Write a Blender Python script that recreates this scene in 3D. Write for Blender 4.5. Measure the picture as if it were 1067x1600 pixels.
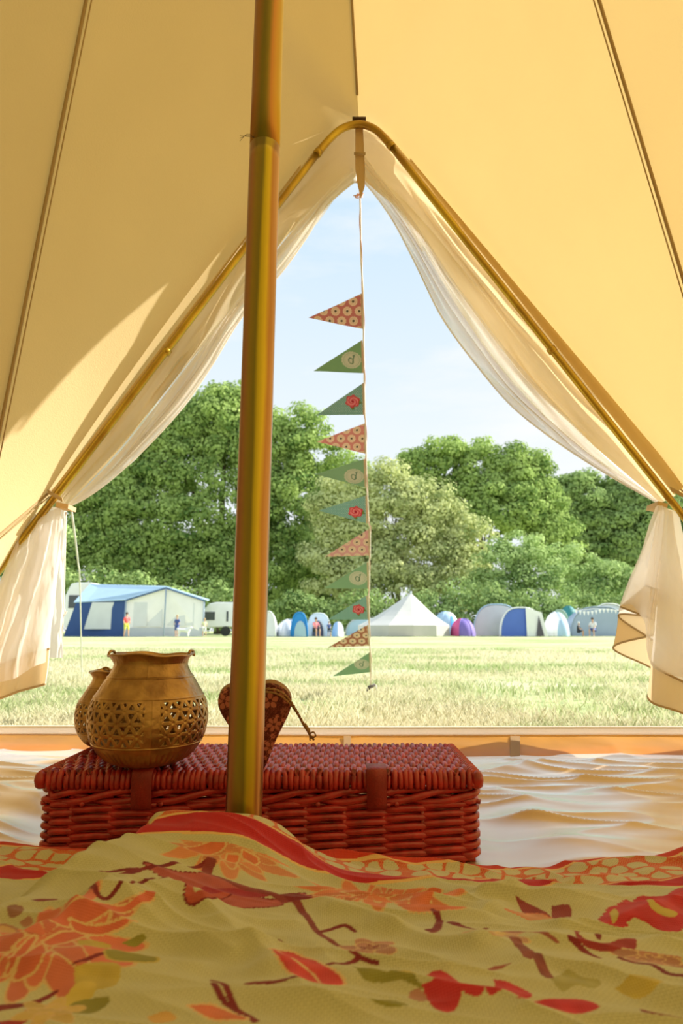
import bpy, math, random
import numpy as np
from mathutils import Vector

# ------------------------------------------------------------------ camera
sc = bpy.context.scene
for o in list(bpy.data.objects):
    bpy.data.objects.remove(o)
F = 1000.0
CH = 0.292
TH = math.atan(185.0 / F)
cs, sn = math.cos(TH), math.sin(TH)
cam_d = bpy.data.cameras.new('camera')
cam = bpy.data.objects.new('camera', cam_d)
sc.collection.objects.link(cam)
cam.location = (0, 0, CH)
cam.rotation_euler = (math.pi / 2 + TH, 0, 0)
cam_d.sensor_fit = 'VERTICAL'
cam_d.sensor_height = 36.0
cam_d.sensor_width = 24.0
cam_d.lens = 36.0 * F / 1600.0
cam_d.clip_start = 0.02
cam_d.clip_end = 500
cam_d.dof.use_dof = True
cam_d.dof.focus_distance = 0.95
cam_d.dof.aperture_fstop = 9.0
sc.camera = cam

# ------------------------------------------------------------------ world, sun, exposure
SUN_AZ = math.radians(74)      # to the right of straight ahead
SUN_EL = math.radians(32)
SUN_E = 9.5
SKY_E = 1.05
sc.view_settings.view_transform = 'Standard'
sc.view_settings.look = 'None'
sc.view_settings.gamma = 1.0
sc.view_settings.use_curve_mapping = False
sc.view_settings.exposure = 0.0

w = bpy.data.worlds.new('sky')
sc.world = w
w.use_nodes = True
nt = w.node_tree
nt.nodes.clear()
wo = nt.nodes.new('ShaderNodeOutputWorld')
bg = nt.nodes.new('ShaderNodeBackground')
tc = nt.nodes.new('ShaderNodeTexCoord')
sep = nt.nodes.new('ShaderNodeSeparateXYZ')
nt.links.new(tc.outputs['Generated'], sep.inputs[0])
rmp = nt.nodes.new('ShaderNodeValToRGB')
e = rmp.color_ramp.elements
e[0].position = 0.0; e[0].color = (0.90, 0.95, 0.97, 1)
e[1].position = 1.0; e[1].color = (0.42, 0.66, 0.93, 1)
x = rmp.color_ramp.elements.new(0.30); x.color = (0.84, 0.92, 0.97, 1)
x = rmp.color_ramp.elements.new(0.60); x.color = (0.62, 0.80, 0.95, 1)
nt.links.new(sep.outputs['Z'], rmp.inputs[0])
mp = nt.nodes.new('ShaderNodeMapping')
mp.inputs['Scale'].default_value = (1.2, 1.2, 4.5)
nt.links.new(tc.outputs['Generated'], mp.inputs[0])
nz = nt.nodes.new('ShaderNodeTexNoise')
nz.inputs['Scale'].default_value = 2.2
nz.inputs['Detail'].default_value = 6
nz.inputs['Roughness'].default_value = 0.55
nt.links.new(mp.outputs[0], nz.inputs['Vector'])
cr = nt.nodes.new('ShaderNodeValToRGB')
cr.color_ramp.elements[0].position = 0.42
cr.color_ramp.elements[1].position = 0.68
nt.links.new(nz.outputs['Fac'], cr.inputs[0])
mx = nt.nodes.new('ShaderNodeMix'); mx.data_type = 'RGBA'
mx.inputs[7].default_value = (0.95, 0.965, 0.98, 1)
nt.links.new(cr.outputs[0], mx.inputs[0])
nt.links.new(rmp.outputs[0], mx.inputs[6])
nt.links.new(mx.outputs[2], bg.inputs[0])
bg.inputs[1].default_value = SKY_E
nt.links.new(bg.outputs[0], wo.inputs[0])

sd = bpy.data.lights.new('sun', 'SUN')
sd.energy = SUN_E
sd.angle = math.radians(0.6)
sd.color = (1.0, 0.945, 0.85)
sun = bpy.data.objects.new('sun', sd)
sc.collection.objects.link(sun)
sdir = Vector((math.sin(SUN_AZ) * math.cos(SUN_EL), math.cos(SUN_AZ) * math.cos(SUN_EL), math.sin(SUN_EL)))
sun.rotation_euler = sdir.to_track_quat('Z', 'Y').to_euler()
sun.location = sdir * 60

# ------------------------------------------------------------------ maths helpers
def P(px, py, Y):
    """the point at forward distance Y seen at a given place of the frame"""
    u = (px - 533.5) / F
    v = (800.0 - py) / F
    dy = cs - v * sn
    dz = sn + v * cs
    t = Y / dy
    return np.array([u * t, Y, CH + dz * t])

def proj(X, Y, Z):
    z = Z - CH
    d = Y * cs + z * sn
    up = -Y * sn + z * cs
    return 533.5 + F * X / d, 800.0 - F * up / d

def hsh(i, j, s):
    n = (i.astype(np.int64) * 374761393 + j.astype(np.int64) * 668265263 + s * 974634777) & 0xFFFFFFFF
    n = ((n ^ (n >> 13)) * 1274126177) & 0xFFFFFFFF
    n = n ^ (n >> 16)
    return (n & 0xFFFF) / 65535.0

def vn(x, y, s=0):
    x = np.asarray(x, float); y = np.asarray(y, float)
    xi = np.floor(x); yi = np.floor(y)
    fx = x - xi; fy = y - yi
    fx = fx * fx * (3 - 2 * fx); fy = fy * fy * (3 - 2 * fy)
    a = hsh(xi, yi, s); b = hsh(xi + 1, yi, s)
    c = hsh(xi, yi + 1, s); d = hsh(xi + 1, yi + 1, s)
    return a + (b - a) * fx + (c - a) * fy + (a - b - c + d) * fx * fy

def fbm(x, y, s=0, o=4):
    r = 0; a = 0.5; t = 0
    for k in range(o):
        r = r + a * vn(x, y, s + 17 * k); t += a
        x = x * 2.03 + 3.1; y = y * 2.03 + 1.7; a *= 0.5
    return r / t

def interp_path(pts, n):
    """smooth (Catmull-Rom) path through pts, n samples"""
    p = np.array(pts, float)
    m = len(p)
    seg = np.linalg.norm(np.diff(p, axis=0), axis=1)
    c = np.concatenate([[0], np.cumsum(seg)])
    c /= c[-1]
    t = np.linspace(0, 1, n)
    out = np.zeros((n, p.shape[1]))
    idx = np.clip(np.searchsorted(c, t, side='right') - 1, 0, m - 2)
    for k in range(n):
        i = idx[k]
        h = (t[k] - c[i]) / max(c[i + 1] - c[i], 1e-9)
        p0 = p[max(i - 1, 0)]; p1 = p[i]; p2 = p[i + 1]; p3 = p[min(i + 2, m - 1)]
        out[k] = 0.5 * ((2 * p1) + (-p0 + p2) * h + (2 * p0 - 5 * p1 + 4 * p2 - p3) * h * h + (-p0 + 3 * p1 - 3 * p2 + p3) * h ** 3)
    return out

# ------------------------------------------------------------------ materials
MATS = {}
def new_mat(name):
    m = bpy.data.materials.new(name)
    m.use_nodes = True
    m.node_tree.nodes.clear()
    out = m.node_tree.nodes.new('ShaderNodeOutputMaterial')
    MATS[name] = m
    return m, m.node_tree, out

def c4(c):
    return (c[0], c[1], c[2], 1)

def color_var(nt, col, var, scale, stretch=(1, 1, 1), col2=None):
    tc = nt.nodes.new('ShaderNodeTexCoord')
    mp = nt.nodes.new('ShaderNodeMapping'); mp.inputs['Scale'].default_value = stretch
    nz = nt.nodes.new('ShaderNodeTexNoise'); nz.inputs['Scale'].default_value = scale; nz.inputs['Detail'].default_value = 4
    nt.links.new(tc.outputs['Object'], mp.inputs[0]); nt.links.new(mp.outputs[0], nz.inputs['Vector'])
    r = nt.nodes.new('ShaderNodeValToRGB')
    r.color_ramp.elements[0].position = 0.3; r.color_ramp.elements[1].position = 0.7
    a = [max(0, k * (1 - var)) for k in col]
    b = [min(1, k * (1 + var)) for k in col] if col2 is None else col2
    r.color_ramp.elements[0].color = c4(a); r.color_ramp.elements[1].color = c4(b)
    nt.links.new(nz.outputs['Fac'], r.inputs[0])
    return r.outputs[0], tc, nz

def pbr(name, col, rough=0.6, metal=0.0, var=0.08, scale=20, stretch=(1, 1, 1), bump=0.0, bscale=200, col2=None, spec=0.5, attr=None, sheen=0.0):
    m, nt, out = new_mat(name)
    b = nt.nodes.new('ShaderNodeBsdfPrincipled')
    nt.links.new(b.outputs[0], out.inputs[0])
    if attr:
        a = nt.nodes.new('ShaderNodeAttribute'); a.attribute_name = attr
        nt.links.new(a.outputs['Color'], b.inputs['Base Color'])
    else:
        c, tc, nz = color_var(nt, col, var, scale, stretch, col2)
        nt.links.new(c, b.inputs['Base Color'])
    b.inputs['Roughness'].default_value = rough
    b.inputs['Metallic'].default_value = metal
    b.inputs['Specular IOR Level'].default_value = spec
    if sheen:
        b.inputs['Sheen Weight'].default_value = sheen
    if bump:
        tc = nt.nodes.new('ShaderNodeTexCoord')
        n2 = nt.nodes.new('ShaderNodeTexNoise'); n2.inputs['Scale'].default_value = bscale; n2.inputs['Detail'].default_value = 3
        nt.links.new(tc.outputs['Object'], n2.inputs['Vector'])
        bp = nt.nodes.new('ShaderNodeBump'); bp.inputs['Strength'].default_value = bump; bp.inputs['Distance'].default_value = 0.002
        nt.links.new(n2.outputs['Fac'], bp.inputs['Height']); nt.links.new(bp.outputs[0], b.inputs['Normal'])
    return m

def cloth(name, dcol, tcol, tfac=0.5, transp=0.0, var=0.04, scale=3, gloss=0.0, rough=0.4, weave=0.0, attr=None):
    """woven fabric: diffuse + translucent (+ see-through between the threads) (+ gloss)"""
    m, nt, out = new_mat(name)
    d = nt.nodes.new('ShaderNodeBsdfDiffuse'); t = nt.nodes.new('ShaderNodeBsdfTranslucent')
    if attr:
        a = nt.nodes.new('ShaderNodeAttribute'); a.attribute_name = attr
        nt.links.new(a.outputs['Color'], d.inputs[0]); nt.links.new(a.outputs['Color'], t.inputs[0])
    else:
        c1, tcn, nzn = color_var(nt, dcol, var, scale)
        c2, _, _ = color_var(nt, tcol, var, scale)
        nt.links.new(c1, d.inputs[0]); nt.links.new(c2, t.inputs[0])
    mx = nt.nodes.new('ShaderNodeMixShader'); mx.inputs[0].default_value = tfac
    nt.links.new(d.outputs[0], mx.inputs[1]); nt.links.new(t.outputs[0], mx.inputs[2])
    cur = mx
    if weave:
        tc = nt.nodes.new('ShaderNodeTexCoord')
        n2 = nt.nodes.new('ShaderNodeTexNoise'); n2.inputs['Scale'].default_value = 260; n2.inputs['Detail'].default_value = 2
        nt.links.new(tc.outputs['Object'], n2.inputs['Vector'])
        bp = nt.nodes.new('ShaderNodeBump'); bp.inputs['Strength'].default_value = weave; bp.inputs['Distance'].default_value = 0.002
        nt.links.new(n2.outputs['Fac'], bp.inputs['Height']); nt.links.new(bp.outputs[0], d.inputs['Normal'])
    if gloss:
        g = nt.nodes.new('ShaderNodeBsdfGlossy'); g.inputs['Roughness'].default_value = rough
        g.inputs[0].default_value = (1, 1, 1, 1)
        fr = nt.nodes.new('ShaderNodeFresnel'); fr.inputs[0].default_value = 1.5
        ml = nt.nodes.new('ShaderNodeMath'); ml.operation = 'MULTIPLY'; ml.inputs[1].default_value = gloss
        nt.links.new(fr.outputs[0], ml.inputs[0])
        m2 = nt.nodes.new('ShaderNodeMixShader')
        nt.links.new(ml.outputs[0], m2.inputs[0]); nt.links.new(cur.outputs[0], m2.inputs[1]); nt.links.new(g.outputs[0], m2.inputs[2])
        cur = m2
    if transp:
        tr = nt.nodes.new('ShaderNodeBsdfTransparent')
        m3 = nt.nodes.new('ShaderNodeMixShader'); m3.inputs[0].default_value = transp
        nt.links.new(cur.outputs[0], m3.inputs[1]); nt.links.new(tr.outputs[0], m3.inputs[2])
        cur = m3
    nt.links.new(cur.outputs[0], out.inputs[0])
    return m

CANVAS = cloth('cotton_canvas', (0.74, 0.59, 0.33), (0.88, 0.63, 0.25), 0.24, var=0.015, scale=5, weave=0.25)
CANVAS_HEM = cloth('canvas_hem', (0.66, 0.52, 0.32), (0.80, 0.56, 0.26), 0.28, var=0.02, scale=5, weave=0.25)
SHEER = cloth('mosquito_mesh', (0.88, 0.84, 0.80), (0.93, 0.88, 0.84), 0.5, transp=0.22, var=0.02)
FLAP = cloth('door_canvas', (0.78, 0.67, 0.48), (0.88, 0.70, 0.42), 0.36, var=0.02, scale=6, weave=0.2)
WHITECLOTH = cloth('pale_door_canvas', (0.92, 0.90, 0.87), (0.97, 0.93, 0.88), 0.6, var=0.02, scale=6, weave=0.2)
SEAM = cloth('seam_tape', (0.55, 0.42, 0.24), (0.6, 0.42, 0.2), 0.25)
PVC = cloth('groundsheet_pvc', (0.66, 0.49, 0.31), (0.9, 0.5, 0.15), 0.05, var=0.06, scale=4, gloss=2.3, rough=0.33)
PVC_LIP = cloth('groundsheet_lip_pvc', (0.72, 0.36, 0.07), (0.92, 0.44, 0.05), 0.55, var=0.14, scale=6, gloss=0.5, rough=0.4)
ZIP = cloth('zip_tape', (0.92, 0.89, 0.86), (0.95, 0.9, 0.85), 0.6, var=0.03, scale=300)

# ------------------------------------------------------------------ object helpers
COL = sc.collection
def link_mesh(name, V, Fc, mat, parent=None, smooth=True, col=None, mats=None, midx=None, loc=None):
    me = bpy.data.meshes.new(name)
    V = np.asarray(V, dtype=np.float32)
    if loc is not None:
        V = V - np.asarray(loc, dtype=np.float32)
    if isinstance(Fc, np.ndarray):
        n, k = Fc.shape
        me.vertices.add(len(V)); me.vertices.foreach_set('co', V.ravel())
        me.loops.add(n * k); me.loops.foreach_set('vertex_index', Fc.astype(np.int32).ravel())
        me.polygons.add(n); me.polygons.foreach_set('loop_start', np.arange(0, n * k, k, dtype=np.int32))
        me.update(calc_edges=True)
    else:
        me.from_pydata([tuple(v) for v in V.tolist()], [], [list(map(int, f)) for f in Fc])
        me.update()
    if mats:
        for q in mats: me.materials.append(q)
        me.polygons.foreach_set('material_index', np.asarray(midx, dtype=np.int32))
    else:
        me.materials.append(mat)
    me.polygons.foreach_set('use_smooth', np.full(len(me.polygons), smooth, dtype=bool))
    if col is not None:
        ca = me.color_attributes.new('col', 'FLOAT_COLOR', 'POINT')
        c = np.ones((len(V), 4), dtype=np.float32); c[:, :3] = col
        ca.data.foreach_set('color', c.ravel())
    me.update()
    o = bpy.data.objects.new(name, me)
    COL.objects.link(o)
    if loc is not None:
        o.location = tuple(float(a) for a in loc)
    if parent is not None:
        o.parent = parent
        if loc is None and parent.type in ('EMPTY', 'MESH'):
            pass
    return o

def put(o, parent):
    """parent keeping world position (parents are never rotated or scaled at this time)"""
    o.parent = parent
    o.location = Vector(o.location) - world_loc(parent)
    return o

def world_loc(o):
    l = Vector(o.location)
    while o.parent:
        o = o.parent
        l = l + Vector(o.location)
    return l

def tag(o, label=None, cat=None, group=None, kind=None):
    if label: o['label'] = label
    if cat: o['category'] = cat
    if group: o['group'] = group
    if kind: o['kind'] = kind
    return o

def empty(name, loc=(0, 0, 0)):
    o = bpy.data.objects.new(name, None)
    o.location = tuple(float(a) for a in loc)
    o.empty_display_size = 0.05
    COL.objects.link(o)
    return o

def grid_faces(nu, nv, closed=False):
    i, j = np.meshgrid(np.arange(nu if closed else nu - 1), np.arange(nv - 1), indexing='ij')
    i = i.ravel(); j = j.ravel(); i2 = (i + 1) % nu
    return np.stack([i * nv + j, i2 * nv + j, i2 * nv + j + 1, i * nv + j + 1], 1)

class MB:
    """collects shapes, then links them as one mesh"""
    def __init__(s): s.v = []; s.f = []; s.m = []; s.n = 0
    def add(s, V, Fc, mi=0):
        V = np.asarray(V, float)
        s.v.append(V)
        for f in Fc:
            s.f.append([int(a) + s.n for a in f]); s.m.append(mi)
        s.n += len(V); return s
    def box(s, a, b, mi=0):
        x0, y0, z0 = a; x1, y1, z1 = b
        V = [(x0, y0, z0), (x1, y0, z0), (x1, y1, z0), (x0, y1, z0), (x0, y0, z1), (x1, y0, z1), (x1, y1, z1), (x0, y1, z1)]
        return s.add(V, [(0, 3, 2, 1), (4, 5, 6, 7), (0, 1, 5, 4), (1, 2, 6, 5), (2, 3, 7, 6), (3, 0, 4, 7)], mi)
    def quad(s, pts, mi=0):
        return s.add(pts, [tuple(range(len(pts)))], mi)
    def slab(s, pts, off, mi=0):
        """polygon given thickness by the vector off"""
        p = np.array(pts, float); q = p + np.array(off, float); n = len(p)
        fs = [tuple(range(n)), tuple(range(2 * n - 1, n - 1, -1))]
        for i in range(n):
            j = (i + 1) % n
            fs.append((i, i + n, j + n, j))
        return s.add(np.vstack([p, q]), fs, mi)
    def tube(s, path, r, n=8, mi=0, closed=False, caps=True):
        V, Fc = tube_geo(path, r, n, closed, caps)
        return s.add(V, Fc, mi)
    def build(s, name, mat, parent=None, smooth=True, mats=None, loc=None):
        V = np.vstack(s.v)
        o = link_mesh(name, V, s.f, mat, None, smooth, mats=mats, midx=s.m if mats else None, loc=loc if loc is not None else None)
        if parent is not None:
            if loc is not None: put(o, parent)
            else:
                o.parent = parent
                o.location = -world_loc(parent)
        return o

def tube_geo(path, r, n=8, closed=False, caps=True):
    p = np.array(path, float); m = len(p)
    rr = np.full(m, r) if np.isscalar(r) else np.array(r, float)
    if closed:
        tg = np.roll(p, -1, 0) - np.roll(p, 1, 0)
    else:
        tg = np.gradient(p, axis=0)
    tg /= np.maximum(np.linalg.norm(tg, axis=1, keepdims=True), 1e-9)
    nrm = np.zeros_like(p)
    a = np.array([0, 0, 1.0]) if abs(tg[0][2]) < 0.9 else np.array([0, 1.0, 0])
    v = a - tg[0] * np.dot(a, tg[0]); v /= np.linalg.norm(v); nrm[0] = v
    for i in range(1, m):
        v = nrm[i - 1] - tg[i] * np.dot(nrm[i - 1], tg[i])
        l = np.linalg.norm(v)
        nrm[i] = v / l if l > 1e-9 else nrm[i - 1]
    bn = np.cross(tg, nrm)
    an = np.linspace(0, 2 * math.pi, n, endpoint=False)
    V = p[:, None, :] + rr[:, None, None] * (np.cos(an)[None, :, None] * nrm[:, None, :] + np.sin(an)[None, :, None] * bn[:, None, :])
    V = V.reshape(-1, 3)
    Fc = []
    for i in range(m if closed else m - 1):
        i2 = (i + 1) % m
        for j in range(n):
            j2 = (j + 1) % n
            Fc.append((i * n + j, i * n + j2, i2 * n + j2, i2 * n + j))
    if caps and not closed:
        Fc.append(tuple(range(n - 1, -1, -1))); Fc.append(tuple((m - 1) * n + j for j in range(n)))
    return V, Fc

def lathe_geo(prof, n=32, center=(0, 0, 0)):
    pr = np.array(prof, float); m = len(pr)
    an = np.linspace(0, 2 * math.pi, n, endpoint=False)
    V = np.stack([pr[None, :, 0] * np.cos(an)[:, None], pr[None, :, 0] * np.sin(an)[:, None], np.broadcast_to(pr[None, :, 1], (n, m))], -1).reshape(-1, 3) + np.array(center)
    return V, grid_faces(n, m, True)

def strip(pa, pb, ns=8, wave=None):
    """surface between two paths of equal length; wave(s,t)->offset vector array"""
    t = np.linspace(0, 1, ns)
    V = pa[:, None, :] * (1 - t)[None, :, None] + pb[:, None, :] * t[None, :, None]
    if wave is not None:
        s = np.linspace(0, 1, len(pa))
        V = V + wave(s[:, None], t[None, :])
    return V.reshape(-1, 3), grid_faces(len(pa), ns)

def solid(o, th, off=0):
    m = o.modifiers.new('thickness', 'SOLIDIFY'); m.thickness = th; m.offset = off
    return o

# ================================================================== THE FIELD
def build_ground():
    # finer near the tent, coarser far off
    ys = np.concatenate([np.linspace(-60, 1.6, 12), np.linspace(1.66, 8, 120), np.linspace(8.3, 40, 80), np.linspace(42, 220, 30)])
    xs = np.concatenate([np.linspace(-160, -16, 12), np.linspace(-15, 15, 160), np.linspace(16, 160, 12)])
    X, Y = np.meshgrid(xs, ys, indexing='ij')
    Z = (fbm(X * 3, Y * 3, 5) - 0.5) * 0.02 - 0.012
    Z = np.where(Y < 1.75, -0.014, Z)
    V = np.stack([X, Y, Z], -1).reshape(-1, 3)
    m, nt, out = new_mat('meadow')
    b = nt.nodes.new('ShaderNodeBsdfPrincipled'); b.inputs['Roughness'].default_value = 0.95
    b.inputs['Specular IOR Level'].default_value = 0.1
    tc = nt.nodes.new('ShaderNodeTexCoord')
    def noise(scale, st, det=5):
        mp = nt.nodes.new('ShaderNodeMapping'); mp.inputs['Scale'].default_value = st
        n = nt.nodes.new('ShaderNodeTexNoise'); n.inputs['Scale'].default_value = scale; n.inputs['Detail'].default_value = det
        nt.links.new(tc.outputs['Object'], mp.inputs[0]); nt.links.new(mp.outputs[0], n.inputs['Vector'])
        return n
    def ramp(n, a, ca, b_, cb):
        r = nt.nodes.new('ShaderNodeValToRGB')
        r.color_ramp.elements[0].position = a; r.color_ramp.elements[0].color = c4(ca)
        r.color_ramp.elements[1].position = b_; r.color_ramp.elements[1].color = c4(cb)
        nt.links.new(n.outputs['Fac'], r.inputs[0]); return r
    n1 = noise(0.7, (0.35, 1.1, 1))
    r1 = ramp(n1, 0.38, (0.39, 0.48, 0.20), 0.62, (0.60, 0.58, 0.40))
    n2 = noise(9, (1, 1, 1), 8)
    r2 = ramp(n2, 0.35, (0.78, 0.80, 0.68), 0.65, (1, 1, 1))
    mx = nt.nodes.new('ShaderNodeMix'); mx.data_type = 'RGBA'; mx.blend_type = 'MULTIPLY'; mx.inputs[0].default_value = 1
    nt.links.new(r1.outputs[0], mx.inputs[6]); nt.links.new(r2.outputs[0], mx.inputs[7])
    nt.links.new(mx.outputs[2], b.inputs['Base Color'])
    bp = nt.nodes.new('ShaderNodeBump'); bp.inputs['Strength'].default_value = 0.7; bp.inputs['Distance'].default_value = 0.05
    nt.links.new(n2.outputs['Fac'], bp.inputs['Height']); nt.links.new(bp.outputs[0], b.inputs['Normal'])
    nt.links.new(b.outputs[0], out.inputs[0])
    o = link_mesh('ground', V, grid_faces(len(xs), len(ys)), m)
    tag(o, 'sunlit camping field of dry yellow green mown grass', 'field', kind='structure')

def leaf_mat(name, c1, c2, scale=0.6, tf=0.35, c3=None):
    m, nt, out = new_mat(name)
    d = nt.nodes.new('ShaderNodeBsdfDiffuse'); t = nt.nodes.new('ShaderNodeBsdfTranslucent')
    a = nt.nodes.new('ShaderNodeAttribute'); a.attribute_name = 'col'
    tc = nt.nodes.new('ShaderNodeTexCoord')
    n = nt.nodes.new('ShaderNodeTexNoise'); n.inputs['Scale'].default_value = scale; n.inputs['Detail'].default_value = 3
    nt.links.new(tc.outputs['Object'], n.inputs['Vector'])
    sp = nt.nodes.new('ShaderNodeSeparateColor'); nt.links.new(a.outputs['Color'], sp.inputs[0])
    ad = nt.nodes.new('ShaderNodeMath'); ad.operation = 'MULTIPLY_ADD'; ad.inputs[1].default_value = 0.9; ad.inputs[2].default_value = 0.0
    nt.links.new(sp.outputs[0], ad.inputs[0])
    s2 = nt.nodes.new('ShaderNodeMath'); s2.operation = 'ADD'
    nt.links.new(ad.outputs[0], s2.inputs[0]); nt.links.new(n.outputs['Fac'], s2.inputs[1])
    r = nt.nodes.new('ShaderNodeValToRGB')
    r.color_ramp.elements[0].position = 0.45; r.color_ramp.elements[0].color = c4(c1)
    r.color_ramp.elements[1].position = 1.0; r.color_ramp.elements[1].color = c4(c2)
    nt.links.new(s2.outputs[0], r.inputs[0])
    nt.links.new(r.outputs[0], d.inputs[0]); nt.links.new(r.outputs[0], t.inputs[0])
    mx = nt.nodes.new('ShaderNodeMixShader'); mx.inputs[0].default_value = tf
    nt.links.new(d.outputs[0], mx.inputs[1]); nt.links.new(t.outputs[0], mx.inputs[2])
    nt.links.new(mx.outputs[0], out.inputs[0])
    return m

def build_grass():
    rng = np.random.default_rng(3)
    n = 150000
    # density falls off with distance
    Y = 1.70 + (rng.random(n) ** 2.2) * 9.0
    X = (rng.random(n) * 2 - 1) * (Y * 0.60 + 0.25)
    cl = fbm(X * 2.2, Y * 2.2, 44, 3)
    keep = rng.random(n) < np.clip((cl - 0.30) * 4.0, 0.15, 1)
    X = X[keep]; Y = Y[keep]; n = len(X)
    h = (0.018 + 0.028 * rng.random(n)) * (0.6 + 0.9 * fbm(X * 3, Y * 3, 9, 2)[...])
    wd = 0.0016 + 0.0016 * rng.random(n) + Y * 0.0004
    an = rng.random(n) * math.pi
    dx = np.cos(an) * wd; dy = np.sin(an) * wd
    lx = (rng.random(n) - 0.5) * h * 1.3; ly = (rng.random(n) - 0.5) * h * 1.3
    z0 = np.full(n, -0.012)
    b0 = np.stack([X - dx, Y - dy, z0], -1); b1 = np.stack([X + dx, Y + dy, z0], -1)
    m0 = np.stack([X - dx * .7 + lx * .4, Y - dy * .7 + ly * .4, z0 + h * .6], -1)
    m1 = np.stack([X + dx * .7 + lx * .4, Y + dy * .7 + ly * .4, z0 + h * .6], -1)
    t0 = np.stack([X + lx, Y + ly, z0 + h], -1)
    V = np.stack([b0, b1, m1, t0, m0], 1).reshape(-1, 3)
    k = np.arange(n) * 5
    Fc = np.stack([k, k + 1, k + 2, k + 3, k + 4], 1)
    dry = np.clip((fbm(X * 0.9, Y * 1.6, 21, 3) - 0.36) * 3.2, 0, 1) * 0.8 + rng.random(n) * 0.45
    c = np.repeat(dry, 5)[:, None] * np.ones((1, 3))
    m = leaf_mat('grass_blades', (0.35, 0.46, 0.18), (0.72, 0.68, 0.48), 1.5, 0.4)
    o = link_mesh('grass', V, Fc, m, None, False, col=c)
    tag(o, 'short sunlit grass blades growing outside the tent door', 'grass', kind='stuff')

build_ground()
build_grass()

BARK = pbr('bark', (0.16, 0.12, 0.08), 0.9, var=0.3, scale=4, bump=0.4, bscale=20)

def tree(name, label, cat, group, Y, blobs, mat, seed, leaf=0.26, dens=1.0, trunk=True, clump=1.0, depth=3.2):
    leaf = leaf * Y / 46.0; clump = clump * Y / 46.0
    """blobs: (px, py, rx_px, ry_px) crown masses at distance about Y"""
    rng = np.random.default_rng(seed)
    s = Y / F * 1.017
    pts = []; nor = []; tone = []
    cx0 = np.mean([b[0] for b in blobs])
    base = np.array([P(cx0, 985, Y)[0], Y, 0.0])
    for (bx, by, rx, ry) in blobs:
        c = P(bx, by, Y); rx *= s; ry *= s
        c = c + np.array([0, rng.uniform(-1.0, 1.0) * min(1, depth * .3), 0])
        rd = min(max(rx * 0.7, 1.2), depth)
        area = rx * ry * math.pi
        nc = int(max(14, area * 2.1 * dens / clump ** 2))
        for _ in range(nc):
            d = rng.normal(size=3); d /= np.linalg.norm(d)
            if d[1] > 0.45: d[1] *= -1            # few clumps behind
            k = rng.uniform(0.66, 1.08)
            cc = c + d * np.array([rx, rd, ry]) * k
            cr_ = rng.uniform(0.40, 1.10) * clump * (0.5 + 0.5 * min(1, max(rx, ry) / 2.5))
            nl = int(95 * (Y / 46.0) ** 2 * (cr_ / 0.7) ** 2 * (0.26 / leaf) ** 2)
            q = rng.normal(size=(nl, 3)); q /= np.linalg.norm(q, axis=1, keepdims=True)
            rr = rng.uniform(0.55, 1.08, (nl, 1)) * np.array([[1.1, 1.1, 0.72]])
            pts.append(cc + q * rr * cr_)
            nor.append(q * 1.25 + d * 0.35 + rng.normal(size=(nl, 3)) * 0.30 + np.array([0, 0, 0.15]))
            tone.append(np.full(nl, rng.random() * 0.45) + rng.random(nl) * 0.55)
    Pn = np.vstack(pts); N = np.vstack(nor); T = np.concatenate(tone)
    k = Pn[:, 2] > 0.15
    Pn = Pn[k]; N = N[k]; T = T[k]
    N /= np.linalg.norm(N, axis=1, keepdims=True)
    n = len(Pn)
    a = rng.normal(size=(n, 3)); u = a - N * np.sum(a * N, 1, keepdims=True); u /= np.linalg.norm(u, axis=1, keepdims=True)
    v = np.cross(N, u)
    L = leaf * rng.uniform(0.6, 1.25, (n, 1))
    V = np.stack([Pn - u * L * .5, Pn + v * L * .32 + N * L * .05, Pn + u * L * .5, Pn - v * L * .32 + N * L * .05], 1).reshape(-1, 3) - base
    kk = np.arange(n) * 4
    Fc = np.stack([kk, kk + 1, kk + 2, kk + 3], 1)
    root = empty(name, base)
    tag(root, label, cat, group)
    link_mesh('foliage', V, Fc, mat, root, False, col=np.repeat(T, 4)[:, None] * np.ones((1, 3)))
    if trunk:
        b = MB()
        top = max(P(bb[0], bb[1], Y)[2] for bb in blobs)
        r0 = 0.10 + 0.018 * top
        pth = interp_path([(0, 0, -0.1), (0.1, 0.1, top * .25), (-0.1, 0.2, top * .5), (0.0, 0.2, top * .9)], 14)
        b.tube(pth, np.linspace(r0, r0 * .25, 14), 9)
        for (bx, by, rx, ry) in blobs[:7]:
            c = P(bx, by, Y) - base + np.array([0, 0.4, 0])
            st = np.array([0, 0.2, min(top * .4, max(c[2] * .45, .3))])
            b.tube(interp_path([st, (st + c) / 2 + np.array([0, 0, .3]), c], 8), np.linspace(r0 * .45, .03, 8), 6)
        o = b.build('trunk', BARK); o.parent = root
    return root

OAK = leaf_mat('oak_leaves', (0.07, 0.17, 0.04), (0.47, 0.61, 0.20), 0.35, 0.35)
DARK = leaf_mat('dark_leaves', (0.07, 0.15, 0.04), (0.40, 0.53, 0.20), 0.35, 0.3)
WILLOW = leaf_mat('pale_leaves', (0.20, 0.28, 0.09), (0.72, 0.76, 0.38), 0.35, 0.35)
BUSH = leaf_mat('bush_leaves', (0.13, 0.25, 0.07), (0.52, 0.66, 0.28), 0.35, 0.35)

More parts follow.
